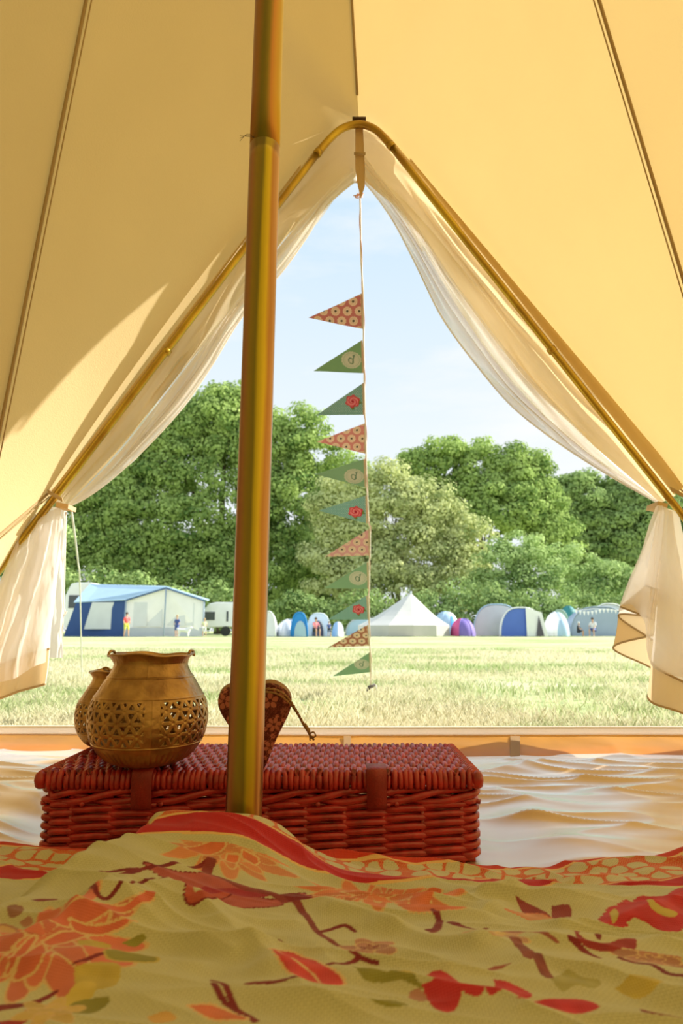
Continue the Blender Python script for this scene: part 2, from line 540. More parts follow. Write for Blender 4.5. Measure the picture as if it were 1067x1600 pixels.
TG = 'trees along the far edge of the field'
tree('oak_tree', 'tallest broad bright green oak tree behind the caravan awning, left of the bunting', 'tree', TG, 56,
     [(300, 780, 165, 150), (210, 800, 100, 130), (345, 665, 75, 65), (420, 720, 70, 90), (250, 690, 85, 75), (160, 870, 75, 100),
      (300, 900, 130, 65), (400, 880, 85, 80), (455, 790, 60, 80), (470, 690, 45, 50), (490, 850, 30, 60), (500, 700, 40, 35), (120, 780, 50, 70), (360, 640, 45, 35)], OAK, 1, leaf=0.30)
tree('pale_tree', 'pale silvery green tree right behind the bunting, above the cream bell tent', 'tree', TG, 51.5,
     [(600, 790, 60, 60), (640, 850, 75, 75), (560, 850, 60, 80), (600, 900, 85, 55), (690, 840, 50, 60), (700, 900, 60, 60), (650, 790, 50, 45), (530, 790, 40, 55),
      (735, 850, 35, 50), (510, 880, 35, 60)], WILLOW, 2, leaf=0.27)
tree('shaded_tree', 'dark shaded tree low between the oak and the pale tree', 'tree', TG, 71,
     [(500, 900, 70, 70), (540, 770, 60, 60), (450, 930, 60, 40), (520, 830, 60, 70)], DARK, 3, leaf=0.3, trunk=True)
tree('round_tree', 'tall round green tree with an airy top, just right of the bunting skyline', 'tree', TG, 63,
     [(740, 740, 75, 50), (690, 730, 55, 40), (790, 750, 60, 50), (760, 800, 90, 60), (835, 790, 45, 55), (650, 745, 35, 35), (700, 800, 60, 50), (820, 730, 35, 35), (850, 840, 45, 40)], OAK, 4, leaf=0.28, clump=.9)
tree('dark_tree', 'dark green tree at the right end of the tree line beside the door curtain', 'tree', TG, 73,
     [(930, 790, 70, 50), (960, 840, 70, 60), (1000, 800, 60, 50), (900, 840, 45, 60), (1010, 870, 60, 60), (960, 900, 80, 50), (890, 780, 40, 40), (1070, 830, 60, 60)], DARK, 5, leaf=0.28, clump=.9)
tree('hedge_bush', 'light green bush in front of the trees, above the grey and blue dome tents', 'bush', TG, 47.3,
     [(790, 890, 45, 45), (840, 890, 50, 40), (810, 860, 35, 30), (770, 930, 45, 30), (850, 930, 50, 30)], BUSH, 6, leaf=0.24, trunk=False, clump=.8, depth=1.3)
tree('hedge_bush', 'low light green bush at the right, above the grey tent with bunting', 'bush', TG, 51,
     [(900, 895, 45, 35), (950, 905, 45, 30), (925, 930, 60, 25), (1000, 925, 45, 30)], BUSH, 7, leaf=0.24, trunk=False, clump=.8, depth=1.3)
tree('hedge_bush', 'wide dark hedge at the foot of the trees, behind the tents in the middle', 'bush', TG, 43.7,
     [(560, 960, 60, 28), (640, 955, 70, 32), (730, 950, 70, 38), (480, 960, 60, 28), (820, 960, 70, 28), (900, 960, 70, 28), (980, 955, 70, 32), (1060, 950, 50, 45)], DARK, 8, leaf=0.27, trunk=False, depth=.6)
tree('hedge_bush', 'dark hedge behind the caravan and awning at the left', 'bush', TG, 42.3,
     [(60, 930, 60, 50), (130, 930, 60, 45), (210, 940, 60, 40), (290, 950, 60, 35), (350, 950, 50, 35), (40, 850, 60, 60)], DARK, 9, leaf=0.28, trunk=False, depth=.9)

# ================================================================== THE CAMP
def flatmat(name, col, rough=0.7, **k):
    return MATS.get(name) or pbr(name, col, rough, var=k.pop('var', 0.04), scale=k.pop('scale', 2), **k)
NAVY = flatmat('navy_nylon', (0.035, 0.09, 0.28))
SKYB = flatmat('pale_blue_nylon', (0.42, 0.60, 0.78))
GREYB = flatmat('blue_grey_nylon', (0.34, 0.43, 0.56))
WHITE = flatmat('white_nylon', (0.93, 0.94, 0.95))
LGREY = flatmat('light_grey_nylon', (0.55, 0.60, 0.66))
WINDOW = flatmat('vinyl_window', (0.72, 0.76, 0.79), 0.25)
DWIN = flatmat('dark_window', (0.08, 0.09, 0.10), 0.15)
ROYAL = flatmat('royal_blue_nylon', (0.10, 0.19, 0.62))
CYAN = flatmat('bright_blue_nylon', (0.03, 0.30, 0.80))
PINK = flatmat('pink_nylon', (0.65, 0.10, 0.28))
PURPLE = flatmat('purple_nylon', (0.22, 0.16, 0.50))
GREENT = flatmat('pale_green_nylon', (0.45, 0.62, 0.52))
TEAL = flatmat('teal_nylon', (0.05, 0.26, 0.26))
CREAM = flatmat('cream_canvas_far', (0.74, 0.72, 0.66))
CANVBACK = flatmat('grey_cream_wall', (0.52, 0.51, 0.46))
RUBBER = flatmat('rubber', (0.03, 0.03, 0.03))
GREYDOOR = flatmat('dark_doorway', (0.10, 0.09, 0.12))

def pxm(Y): return Y / F * 1.017

def at(px, Y, z=0.0):
    return np.array([P(px, 985, Y)[0], Y, z])

def hz(py, Y):            # height of a point seen at row py at distance Y
    return P(533, py, Y)[2]

# --- big awning on the left, with its caravan behind
def awning():
    Y = 32.0
    root = empty('caravan_awning', at(200, Y))
    tag(root, 'large navy and white caravan awning with pale blue roof and clear windows', 'awning')
    Yb = 35.0
    zE = hz(938, Y); zP = hz(919, Y)
    A = at(195, Y); B = at(318, Y + 0.4); M = at(257, Y - 0.05)
    # side wall runs back and left
    Cb = at(100, Y + 0.6)
    def up(p, z): return np.array([p[0], p[1], z])
    mid_in = np.array([0, .04, 0])
    MB().slab([A, B, up(B, zE), up(M, zP), up(A, zE)], (0, .05, 0)).build('front_panel', WHITE, root, False)
    MB().slab([Cb, A, up(A, zE), up(at(116, Y + .6), zE - .05)], (0, .05, 0)).build('side_panel', NAVY, root, False)
    # roof
    Rb1 = np.array([up(at(130, Yb), hz(915, Yb))]); Rb2 = np.array([up(at(255, Yb), hz(917, Yb))]); Rb3 = np.array([up(at(325, Yb), hz(938, Yb))])
    MB().slab([up(A, zE) + [-.02, -.12, 0], up(M, zP) + [0, -.12, .02], Rb2[0], up(at(135, Yb), hz(914, Yb)), up(at(112, Y + .6), zE - .1)], (0, 0, .05)).build('roof', SKYB, root, False)
    MB().slab([up(M, zP) + [0, -.12, .02], up(B, zE) + [.15, -.12, -.02], Rb3[0], Rb2[0]], (0, 0, .05)).build('roof', SKYB, root, False)
    # grey skirt
    MB().slab([A + [0, -.03, 0], B + [0, -.03, 0], up(B, .42) + [0, -.03, 0], up(A, .42) + [0, -.03, 0]], (0, .02, 0)).build('skirt', LGREY, root, False)
    for (x0, x1, y0, y1) in ((207, 228, 941, 979), (230, 252, 941, 979), (261, 288, 941, 978), (290, 302, 942, 978)):
        k = (x0 + x1) / 2
        yy = Y - .06 + .4 * max(0, (k - 195)) / 123
        MB().slab([up(at(x0, yy), hz(y1, yy)), up(at(x1, yy), hz(y1, yy)), up(at(x1, yy), hz(y0, yy)), up(at(x0, yy), hz(y0, yy))], (0, .03, 0)).build('window', WINDOW, root, False)
    yy = Y + .3 - .16
    MB().slab([up(at(131, yy), hz(983, yy)), up(at(179, yy), hz(983, yy)), up(at(180, yy), hz(941, yy)), up(at(141, yy), hz(941, yy))], (0, .03, 0)).build('window', WINDOW, root, False)
    for p, zt in ((A, zE), (M, zP), (B, zE)):
        MB().tube([p + [0, -.1, 0], up(p, zt) + [0, -.1, 0]], 0.035, 6).build('pole', GREYB, root)
    MB().tube([up(A, zE) + [0, -.1, 0], up(M, zP) + [0, -.1, 0], up(B, zE) + [0, -.1, 0]], 0.04, 6).build('roof_rail', NAVY, root)

def caravan(x0, x1, Y, ytop, label, group, win):
    s = pxm(Y)
    root = empty('caravan', at((x0 + x1) / 2, Y))
    tag(root, label, 'caravan', group)
    X0 = at(x0, Y)[0]; X1 = at(x1, Y)[0]; zt = hz(ytop, Y)
    prof = [(X0 + .15, .45), (X0, .9), (X0 + .05, zt * .75), (X0 + .35, zt - .08), (X0 + .7, zt), (X1 - .5, zt), (X1 - .1, zt - .12), (X1, zt * .7), (X1, .5)]
    b = MB(); b.slab([(x, Y, z) for x, z in prof], (0, 2.1, 0))
    o = b.build('body', WHITE, root, False)
    bv = o.modifiers.new('bevel', 'BEVEL'); bv.width = 0.05; bv.segments = 2
    for (a, c, t, d) in win:
        wq = MB(); wq.slab([(at(a, Y)[0], Y - .03, hz(d, Y)), (at(c, Y)[0], Y - .03, hz(d, Y)), (at(c, Y)[0], Y - .03, hz(t, Y)), (at(a, Y)[0], Y - .03, hz(t, Y))], (0, .02, 0))
        wq.build('window', DWIN, root, False)
    ww = MB(); xm = at(352 if x0 > 250 else (x0 + x1) / 2, Y)[0]
    an = np.linspace(0, 2 * math.pi, 20, endpoint=False)
    ww.slab([(xm + .25 * math.cos(t), Y - .02, .25 + .25 * math.sin(t)) for t in an], (0, .2, 0))
    ww.build('wheel', RUBBER, root, False)
    hb = MB(); hb.slab([(X1 - .02, Y + 1, .55), (X1 + .9, Y + 1.05, .5), (X1 - .02, Y + 1.2, .55)], (0, 0, .08)); hb.tube([(X1 + .75, Y + 1.05, .5), (X1 + .75, Y + 1.05, 0)], .035, 6)
    hb.build('hitch', RUBBER, root, False)

def guyline(a, b, name, label, group):
    o = MB().tube([a, b], 0.008, 5).build(name, WHITE, None)
    tag(o, label, 'guy line', group)

def dome(name, label, x0, x1, Y, ytop, mats, depth=2.2, seam=None, door=None, group=None, power=2.0):
    """arched dome tent; mats cycle round the panels"""
    s = pxm(Y)
    c = at((x0 + x1) / 2, Y + depth / 2)
    root = empty(name, c); tag(root, label, 'tent', group)
    rx = (x1 - x0) / 2 * s; h = hz(ytop, Y + depth * .5)
    n = 8; per = 40
    for k, mt in enumerate(mats):
        a0 = math.pi + k * math.pi / len(mats); a1 = math.pi + (k + 1) * math.pi / len(mats)
        th = np.linspace(a0, a1, 14); ph = np.linspace(0, math.pi / 2, 12)
        T, H = np.meshgrid(th, ph, indexing='ij')
        r = np.cos(H) ** (0.8)
        V = np.stack([rx * np.cos(T) * r, depth / 2 * np.sin(T) * r, h * np.sin(H)], -1).reshape(-1, 3)
        link_mesh('panel', V, grid_faces(14, 12), mt, root)
    th = np.linspace(0, math.pi, 24); ph = np.linspace(0, math.pi / 2, 12)
    T, H = np.meshgrid(th, ph, indexing='ij'); r = np.cos(H) ** .8
    link_mesh('panel', np.stack([rx * np.cos(T) * r, depth / 2 * np.sin(T) * r, h * np.sin(H)], -1).reshape(-1, 3), grid_faces(24, 12), mats[0], root)
    for k in range(0, len(mats) + 1):
        a = math.pi + k * math.pi / len(mats)
        H1 = np.linspace(0, math.pi / 2, 12); r1 = np.cos(H1) ** .8 * 1.01
        pth = np.stack([rx * math.cos(a) * r1, depth / 2 * math.sin(a) * r1, h * 1.01 * np.sin(H1)], -1)
        MB().tube(pth + c, 0.02, 5).build('pole_sleeve', mats[min(k, len(mats) - 1)], root)
    if door:
        a, wd, hh, mt = door
        th = np.linspace(a - wd, a + wd, 10); ph = np.linspace(0, hh, 8)
        T, H = np.meshgrid(th, ph, indexing='ij'); r = np.cos(H) ** .8 * 1.02
        T = a + (T - a) * np.cos(H / max(hh, .1) * 1.3)
        link_mesh('door_flap', np.stack([rx * np.cos(T) * r, depth / 2 * np.sin(T) * r, h * 1.02 * np.sin(H)], -1).reshape(-1, 3), grid_faces(10, 8), mt, root)
    return root

def tunnel(name, label, x0, x1, Y, ytop, mat_out, mat_front, L=2.5, dirx=0.0, group=None, door=None, squash=0.7):
    """tunnel tent: an arched front with the body running back"""
    s = pxm(Y); c = at((x0 + x1) / 2, Y); root = empty(name, c); tag(root, label, 'tent', group)
    rx = (x1 - x0) / 2 * s; h = hz(ytop, Y)
    an = np.linspace(0, math.pi, 20)
    ax = rx * np.sign(np.cos(an)) * np.abs(np.cos(an)) ** squash; az = h * np.sin(an) ** 0.9
    rows = []
    for t in np.linspace(0, 1, 8):
        k = 1 - 0.3 * t ** 2
        rows.append(np.stack([ax * k + dirx * t, np.full(20, L * t), az * (k * 1.0)], -1))
    link_mesh('canopy', np.vstack(rows), grid_faces(8, 20), mat_out, root)
    fr = np.stack([ax * .97, np.full(20, .02), az * .97], -1)
    me = link_mesh('front_panel', np.vstack([fr, fr + [0, .04, 0]]), [tuple(range(20)), tuple(range(39, 19, -1))], mat_front, root, False)
    MB().tube(np.stack([ax, np.zeros(20), az], -1) + c, 0.035, 6).build('pole_sleeve', mat_out, root)
    if door:
        d0, d1, dt, mt = door
        b = MB(); ya = Y - .05
        q = []
        for t in np.linspace(0, math.pi, 12):
            q.append((at((d0 + d1) / 2, ya)[0] + (d1 - d0) / 2 * s * math.cos(t), ya, hz(dt, ya) * math.sin(t) ** .8))
        b.slab(q, (0, .03, 0)); b.build('door_flap', mt, root, False)
    return root

def bell(name, label, x0, xa, x1, Y, ytop, group=None):
    s = pxm(Y); c = at(xa, Y + 2.2); root = empty(name, c); tag(root, label, 'tent', group)
    R = (x1 - x0) / 2 * s * 1.0; h = hz(ytop, Y + 2.2); n = 12; wall = 0.55
    off = ((x0 + x1) / 2 - xa) * s
    an = np.linspace(0, 2 * math.pi, n, endpoint=False) + .12
    for k in range(n):
        a, b_ = an[k], an[(k + 1) % n]
        p = []
        m = 8
        for t in np.linspace(0, 1, m):
            sag = 1 - .10 * math.sin(math.pi * t)
            for q in (a, b_):
                p.append((R * math.cos(q) * t * sag + off * t, R * .8 * math.sin(q) * t * sag, wall + (h - wall) * (1 - t)))
        V = np.array(p).reshape(m, 2, 3)
        link_mesh('roof_panel', V.reshape(-1, 3), grid_faces(m, 2), CREAM, root, False)
    wv = []
    for q in list(an) + [an[0]]:
        wv.append((R * math.cos(q) + off, R * .8 * math.sin(q), wall)); wv.append((R * 1.0 * math.cos(q) + off, R * .8 * math.sin(q), 0))
    link_mesh('wall', np.array(wv), grid_faces(n + 1, 2), CANVBACK, root, False)
    b = MB(); b.tube(np.array([(0, 0, 0), (0, 0, h + .12)]) + c, 0.05, 8); b.build('pole', LGREY, root)
    b = MB()
    qf = an[8]
    return root

caravan(96, 150, 38.0, 910, 'caravan end seen at the left behind the awning, beside the door curtain', 'caravans', [(104, 128, 930, 950)])
awning()
caravan(314, 384, 34.0, 941, 'white caravan with a dark window, partly behind the tent pole', 'caravans', [(319, 335, 956, 969), (353, 356, 955, 971)])
TN = 'tents pitched across the field'
tunnel('tunnel_tent', 'white sloping tent just right of the tent pole', 405, 430, 33, 955, WHITE, WHITE, 2.4, 0, TN)
dome('dome_tent', 'small grey dome tent beside the bright blue arched porch', 434, 468, 33.2, 968, [LGREY, LGREY, GREYB], 2.0, group=TN)
tunnel('tunnel_tent', 'bright blue arched porch tent left of the bunting', 455, 480, 31.5, 957, CYAN, CYAN, 1.5, 0, TN, (460, 478, 970, SKYB))
tunnel('tunnel_tent', 'white patterned tunnel tent behind the two campers', 480, 516, 33.4, 958, WHITE, WHITE, 2.4, 0, TN, (488, 505, 970, GREYDOOR))
dome('dome_tent', 'low pale blue tent end left of the bunting cord', 519, 537, 32.2, 972, [SKYB, LGREY], 2.0, group=TN)
tunnel('tunnel_tent', 'pale grey low tent between the bunting and the bell tent', 541, 600, 38.3, 966, LGREY, SKYB, 2, 0, TN)
bell('bell_tent', 'cream canvas bell tent with a pointed top right of the bunting', 556, 643, 706, 33, 927, TN)
dome('dome_tent', 'pale blue dome tent with a bright blue door behind the bell tent', 676, 718, 38, 956, [SKYB, SKYB, WHITE], 2.6, door=(math.pi * 1.62, .3, .9, CYAN), group=TN)
dome('dome_tent', 'small pink and purple pop up tent right of the bell tent', 704, 742, 34, 967, [PINK, PURPLE, PURPLE], 1.8, group=TN)
tunnel('tunnel_tent', 'large grey arched tent with a pale blue rim', 741, 815, 36.6, 944, SKYB, LGREY, 3.0, .6, TN)
tunnel('tunnel_tent', 'royal blue tent with a white front and dark doorway', 783, 848, 33.2, 949, WHITE, ROYAL, 2.6, .3, TN)
o = MB().slab([at(823, 33.1), at(856, 33.1), at(848, 33.1, hz(957, 33.1)), at(823, 33.1, hz(949, 33.1))], (0, .04, 0)).build('door_panel', WHITE, None, False)
o['label'] = 'white front panel'
DP = o
o2 = MB().slab([at(838, 33.0), at(850, 33.0), at(843, 33.0, hz(962, 33.0))], (0, .04, 0)).build('doorway', GREYDOOR, None, False)
for ob in bpy.data.objects:
    if ob.get('label') == 'royal blue tent with a white front and dark doorway':
        for q in (DP, o2):
            q.parent = ob; q.location = -Vector(ob.location)
dome('dome_tent', 'white patterned tent with blue spots beside the royal blue tent', 852, 887, 33.3, 957, [WHITE, WHITE, SKYB, WHITE], 2.2, door=(math.pi * 1.45, .35, .7, SKYB), group=TN)
tunnel('tunnel_tent', 'pale green tunnel tent behind the white spotted tent', 862, 890, 38.6, 953, GREENT, GREENT, 1.6, 0, TN)
dome('dome_tent', 'dark teal shelter behind the pale green tent', 874, 906, 40.6, 947, [TEAL, TEAL], 1.2, group=TN)
T5 = tunnel('tunnel_tent', 'large blue grey tunnel tent hung with little white bunting', 893, 985, 34.5, 948, GREYB, GREYB, 2.6, 0, TN)
fb = MB()
for k in range(11):
    xk = 900 + k * 6.2; yk = 953 + 2.2 * math.sin(k * .6)
    fb.slab([at(xk, 34.2, hz(yk, 34.2)), at(xk + 4.6, 34.2, hz(yk, 34.2)), at(xk + 2.3, 34.2, hz(yk + 7, 34.2))], (0, .01, 0))
fb.tube([at(896, 34.2, hz(955, 34.2)), at(930, 34.2, hz(951, 34.2)), at(972, 34.2, hz(954, 34.2))], .012, 5)
o = fb.build('bunting_row', WHITE, T5, False)
WT = tunnel('tunnel_tent', 'white topped tent behind the blue grey tent at the far right', 925, 985, 39.4, 943, WHITE, LGREY, 2, 0, TN)

# --- people
SKIN = pbr('skin', (0.62, 0.38, 0.26), 0.6, var=0.05)
def person(px, Y, py_top, label, shirt, bottom, hair, pose='stand', face=0.0):
    H = hz(py_top, Y)
    if pose != 'stand': H *= 1.45
    g = H
    base = at(px, Y); root = empty('person', base)
    root.rotation_euler[2] = 0
    tag(root, label, 'person', 'campers on the field')
    def J(x, y, z): return (x * g, y * g, z * g)
    if pose == 'stand':
        pel = (0, 0, .50); ll = .0
        jo = dict(pelvis=(0, 0, .52), chest=(0, 0, .70), neck=(0, 0, .84), head0=(0, -.005, .885), head=(0, -.01, .95),
                  lh=(-.055, 0, .50), lk=(-.065, -.02, .28), la=(-.07, .03, .045), lt=(-.07, -.04, .02),
                  rh=(.055, 0, .50), rk=(.075, -.06, .28), ra=(.09, -.05, .045), rt=(.09, -.12, .02),
                  ls=(-.10, 0, .80), le=(-.135, -.01, .65), lw=(-.13, -.07, .53), rs=(.10, 0, .80), re=(.14, .01, .65), rw=(.13, -.07, .55))
    else:
        jo = dict(pelvis=(0, .02, .27), chest=(0, .0, .45), neck=(0, -.02, .58), head0=(0, -.03, .62), head=(0, -.04, .69),
                  lh=(-.055, 0, .26), lk=(-.08, -.22, .29), la=(-.08, -.22, .05), lt=(-.08, -.29, .02),
                  rh=(.055, 0, .26), rk=(.08, -.22, .29), ra=(.08, -.20, .05), rt=(.08, -.27, .02),
                  ls=(-.10, 0, .55), le=(-.13, -.06, .42), lw=(-.09, -.18, .36), rs=(.10, 0, .55), re=(.13, -.06, .42), rw=(.09, -.18, .36))
    names = list(jo); ed = [('pelvis', 'chest'), ('chest', 'neck'), ('neck', 'head0'), ('head0', 'head'), ('pelvis', 'lh'), ('lh', 'lk'), ('lk', 'la'), ('la', 'lt'),
                            ('pelvis', 'rh'), ('rh', 'rk'), ('rk', 'ra'), ('ra', 'rt'), ('chest', 'ls'), ('ls', 'le'), ('le', 'lw'), ('chest', 'rs'), ('rs', 're'), ('re', 'rw')]
    rad = dict(pelvis=.062, chest=.068, neck=.026, head0=.042, head=.05, lh=.048, lk=.032, la=.02, lt=.016, rh=.048, rk=.032, ra=.02, rt=.016,
               ls=.03, le=.022, lw=.015, rs=.03, re=.022, rw=.015)
    def skinned(nm, keep, k, mat):
        nn = [n for n in names if n in keep]
        me = bpy.data.meshes.new(nm)
        me.from_pydata([J(*jo[n]) for n in nn], [(nn.index(a), nn.index(b)) for a, b in ed if a in keep and b in keep], [])
        o = bpy.data.objects.new(nm, me); COL.objects.link(o); o.parent = root
        md = o.modifiers.new('skin', 'SKIN')
        md.use_smooth_shade = True
        for i, n in enumerate(nn):
            me.skin_vertices[0].data[i].radius = (rad[n] * g * k, rad[n] * g * k)
        me.skin_vertices[0].data[0].use_root = True
        o.modifiers.new('subdiv', 'SUBSURF').levels = 1
        me.materials.append(mat)
        return o
    # hands: small fingers are far below a pixel; wrists end in tapered hands
    bodyo = skinned('body', set(names), 1.0, SKIN)
    skinned('shirt', {'pelvis', 'chest', 'ls', 'le', 'rs', 're', 'neck'} - {'neck'}, 1.22, shirt)
    skinned('shorts', {'pelvis', 'lh', 'lk', 'rh', 'rk'}, 1.22, bottom)
    hc = np.array(J(*jo['head'])) + np.array([0, .012 * g, .012 * g])
    V, Fc = lathe_geo([(0.001, .058 * g), (.03 * g, .05 * g), (.052 * g, .02 * g), (.056 * g, -.01 * g), (.05 * g, -.03 * g)], 14, hc)
    link_mesh('hair', V, Fc, hair, bodyo)
    root.rotation_euler[2] = face
    return root

HAIRB = pbr('dark_hair', (0.05, 0.03, 0.02), 0.7); HAIRL = pbr('fair_hair', (0.5, 0.36, 0.18), 0.7)
RED = flatmat('red_shirt', (0.80, 0.13, 0.12)); LIME = flatmat('lime_shorts', (0.62, 0.65, 0.08)); NAVYD = flatmat('navy_dress', (0.06, 0.10, 0.32))
BLACKC = flatmat('black_clothes', (0.03, 0.035, 0.05)); WHITEC = flatmat('white_clothes', (0.85, 0.85, 0.85)); PINKC = flatmat('pink_top', (0.75, 0.25, 0.30))
YELC = flatmat('pale_yellow_clothes', (0.8, 0.8, 0.5))
person(197, 30.5, 957, 'child in a red shirt and lime shorts walking before the awning', RED, LIME, HAIRB, face=.8)
person(276, 30.5, 961, 'child in a navy dress standing before the awning window', NAVYD, NAVYD, HAIRL, face=-.4)
person(319, 30.8, 966, 'child in pale yellow clothes beside the awning corner', YELC, WHITEC, HAIRL, face=.3)
person(493, 30.5, 967, 'camper in a pink top crouching before the white tunnel tent', PINKC, BLACKC, HAIRB, 'sit', .5)
person(514, 30.5, 971, 'small child in dark clothes beside the crouching camper', NAVYD, BLACKC, HAIRB, face=.2)
person(904, 31.0, 973, 'person in black sitting at the left before the blue grey tent', BLACKC, BLACKC, WHITEC, 'sit', .9)
person(927, 31.0, 967, 'person in dark trousers and white top sitting beside the right tent', WHITEC, NAVYD, HAIRB, 'sit', -.7)
# a white dog by the child in navy
def dog():
    Y = 30.3; root = empty('dog', at(287, Y)); tag(root, 'small white dog on the grass beside the child in navy', 'dog')
    jo = [(0, 0, .30), (.20, 0, .30), (-.22, 0, .31), (.30, 0, .40), (.40, 0, .42), (-.34, 0, .40), (.22, -.05, .15), (.22, -.05, .02), (.22, .05, .15), (.22, .05, .02),
          (-.20, -.05, .17), (-.25, -.05, .10), (-.22, -.05, .02), (-.20, .05, .17), (-.25, .05, .10), (-.22, .05, .02)]
    r = [.09, .10, .08, .06, .035, .02, .035, .02, .035, .02, .045, .022, .02, .045, .022, .02]
    me = bpy.data.meshes.new('body')
    me.from_pydata(jo, [(0, 1), (0, 2), (1, 3), (3, 4), (2, 5), (1, 6), (6, 7), (1, 8), (8, 9), (2, 10), (10, 11), (11, 12), (2, 13), (13, 14), (14, 15)], [])
    o = bpy.data.objects.new('body', me); COL.objects.link(o); o.parent = root
    o.modifiers.new('skin', 'SKIN').use_smooth_shade = True
    for i, q in enumerate(r): me.skin_vertices[0].data[i].radius = (q, q)
    me.skin_vertices[0].data[0].use_root = True
    o.modifiers.new('subdiv', 'SUBSURF').levels = 1
    me.materials.append(WHITEC)
    b = MB()
    for sy in (-.035, .035):
        b = MB(); b.slab([(.30, sy, .45), (.34, sy, .45), (.31, sy * 1.3, .51)], (0, .012, 0))
        q = b.build('ear', WHITEC, None, False); q.parent = o
dog()

# ================================================================== THE TENT WE LOOK OUT OF
DY = 1.65                                   # the door frame's distance
APEX = P(458, -1584, 0.74)
JL = P(92, 776, DY); JR = P(1052, 772, DY)
EL = P(-38, 868, 1.49); ER = P(1204, 893, 1.49)

def to_floor(a, b):
    """extend the line a->b down to z=0"""
    t = (0 - a[2]) / (b[2] - a[2]); return a + (b - a) * t
legL_top = P(497, 243, DY); legL_mid = P(92, 774, DY)
legR_top = P(610, 232, DY); legR_mid = P(1067, 812, DY)
footL = to_floor(legL_top, legL_mid); footR = to_floor(legR_top, legR_mid)
crown = [P(497, 243, DY), P(517, 220, DY), P(536, 205, DY), P(560, 199, DY), P(580, 204, DY), P(594, 214, DY), P(610, 232, DY)]
frame_path = [footL] + [footL + (legL_top - footL) * t for t in np.linspace(.1, .93, 10)] + crown + [legR_top + (footR - legR_top) * t for t in np.linspace(.07, .9, 10)] + [footR]

# roof: panels between the seams, one continuous canvas
out = np.array([0, 0.02, 0.02])
def ceiling():
    parts = []; n0 = 0; Vs = []; Fs = []
    n = 60
    s = np.linspace(0, 1, n)
    def edge_line(a, b, sag=0.0):
        p = a[None] * (1 - s[:, None]) + b[None] * s[:, None]
        c = np.array([0, 0.6, 0.9])
        mid = (a + b) / 2; inw = np.array([-.1, 0.3, 0.9]) - mid; inw[2] = -0.3; inw /= np.linalg.norm(inw)
        return p + inw[None] * (np.sin(s * math.pi) * sag)[:, None]
    def front_edge(side):
        a = P(561, 190, DY) + out
        leg = [a] + ([P(536, 196, DY) + out, P(508, 222, DY) + out, JL + out + [-.01, 0, .02]] if side < 0 else [P(582, 196, DY) + out, P(603, 216, DY) + out, JR + out + [.01, 0, .02]])
        r = 0.52
        n1 = int(n * r); up = np.array([APEX + (a - APEX) * t for t in np.linspace(0, 1, n1, endpoint=False)])
        # leg by arc length
        L = np.array(leg); c = np.concatenate([[0], np.cumsum(np.linalg.norm(np.diff(L, axis=0), axis=1))]); c /= c[-1]
        t = np.linspace(0, 1, n - n1)
        lo = np.stack([np.interp(t, c, L[:, k]) for k in range(3)], 1)
        return np.vstack([up, lo])
    eaves_l = [EL, np.array([-1.55, 0.95, .62]), np.array([-1.85, 0.1, .62]), np.array([-1.65, -.8, .62]), np.array([-1.0, -1.5, .62]), np.array([-.1, -1.75, .62])]
    eaves_r = [ER, np.array([1.75, 0.85, .62]), np.array([1.95, 0.05, .62]), np.array([1.6, -.85, .62]), np.array([.9, -1.5, .62]), np.array([-.1, -1.75, .62])]
    seams = []
    for side, ev in ((-1, eaves_l), (1, eaves_r)):
        prev = front_edge(side)
        for q in ev:
            nx = edge_line(APEX, q, 0.03)
            nt_ = 26
            t = np.linspace(0, 1, nt_)
            V = prev[:, None, :] * (1 - t)[None, :, None] + nx[:, None, :] * t[None, :, None]
            # gentle slack of the cloth
            S, T = np.meshgrid(s, t, indexing='ij')
            amp = np.sin(np.pi * T) * np.sin(np.pi * np.clip(S, 0, 1)) * (0.02) * fbm(S * 5 + side * 9, T * 4, 7)
            V[..., 2] -= amp; V[..., 1] -= amp * .5
            Vs.append(V.reshape(-1, 3)); Fs.append(grid_faces(n, nt_) + n0); n0 += n * nt_
            seams.append(nx); prev = nx
    o = link_mesh('ceiling', np.vstack(Vs), np.vstack(Fs), CANVAS)
    tag(o, 'sloping cream canvas roof of the tent interior glowing with daylight', 'tent roof', kind='structure')
    # seams
    top = front_edge(1)[:31]
    for k, sm in enumerate([top] + seams[:6] + seams[6:]):
        inn = np.array([0, -.004, -.004])
        wdt = 0.0038
        MB().tube(sm[2:] + inn, wdt, 6).build('seam', SEAM, o)
    for k, sm in ((0, seams[0]), (6, seams[6])):
        MB().tube(sm[2:] + np.array([.012 if k == 0 else -.012, -.004, -.003]), .0016, 5).build('seam', SEAM, o)
    # reinforced strip along the frame legs
    for side, J, T0 in ((-1, JL, P(470, 262, DY)), (1, JR, P(640, 252, DY))):
        a0 = T0 + (0, -.012, 0) ; a1 = J + (0, -.012, 0)
        wl = np.array([side * .035, -.02, .03])
        pa = np.array([a0 * (1 - t) + a1 * t for t in np.linspace(0, 1, 30)])
        pb = pa + np.linspace(0.0, 1.0, 30)[:, None] * wl[None] * (.62 if side > 0 else .35)
        V, Fc = strip(pa + (0, .012, 0), pb, 5, lambda s_, t_: (np.sin(t_ * math.pi) * .006 * np.ones_like(s_))[..., None] * np.array([0, -1, 0]))
        link_mesh('reinforcing_strip', V, Fc, CANVAS, o)
    return eaves_l, eaves_r, o
EVL, EVR, CEIL = ceiling()

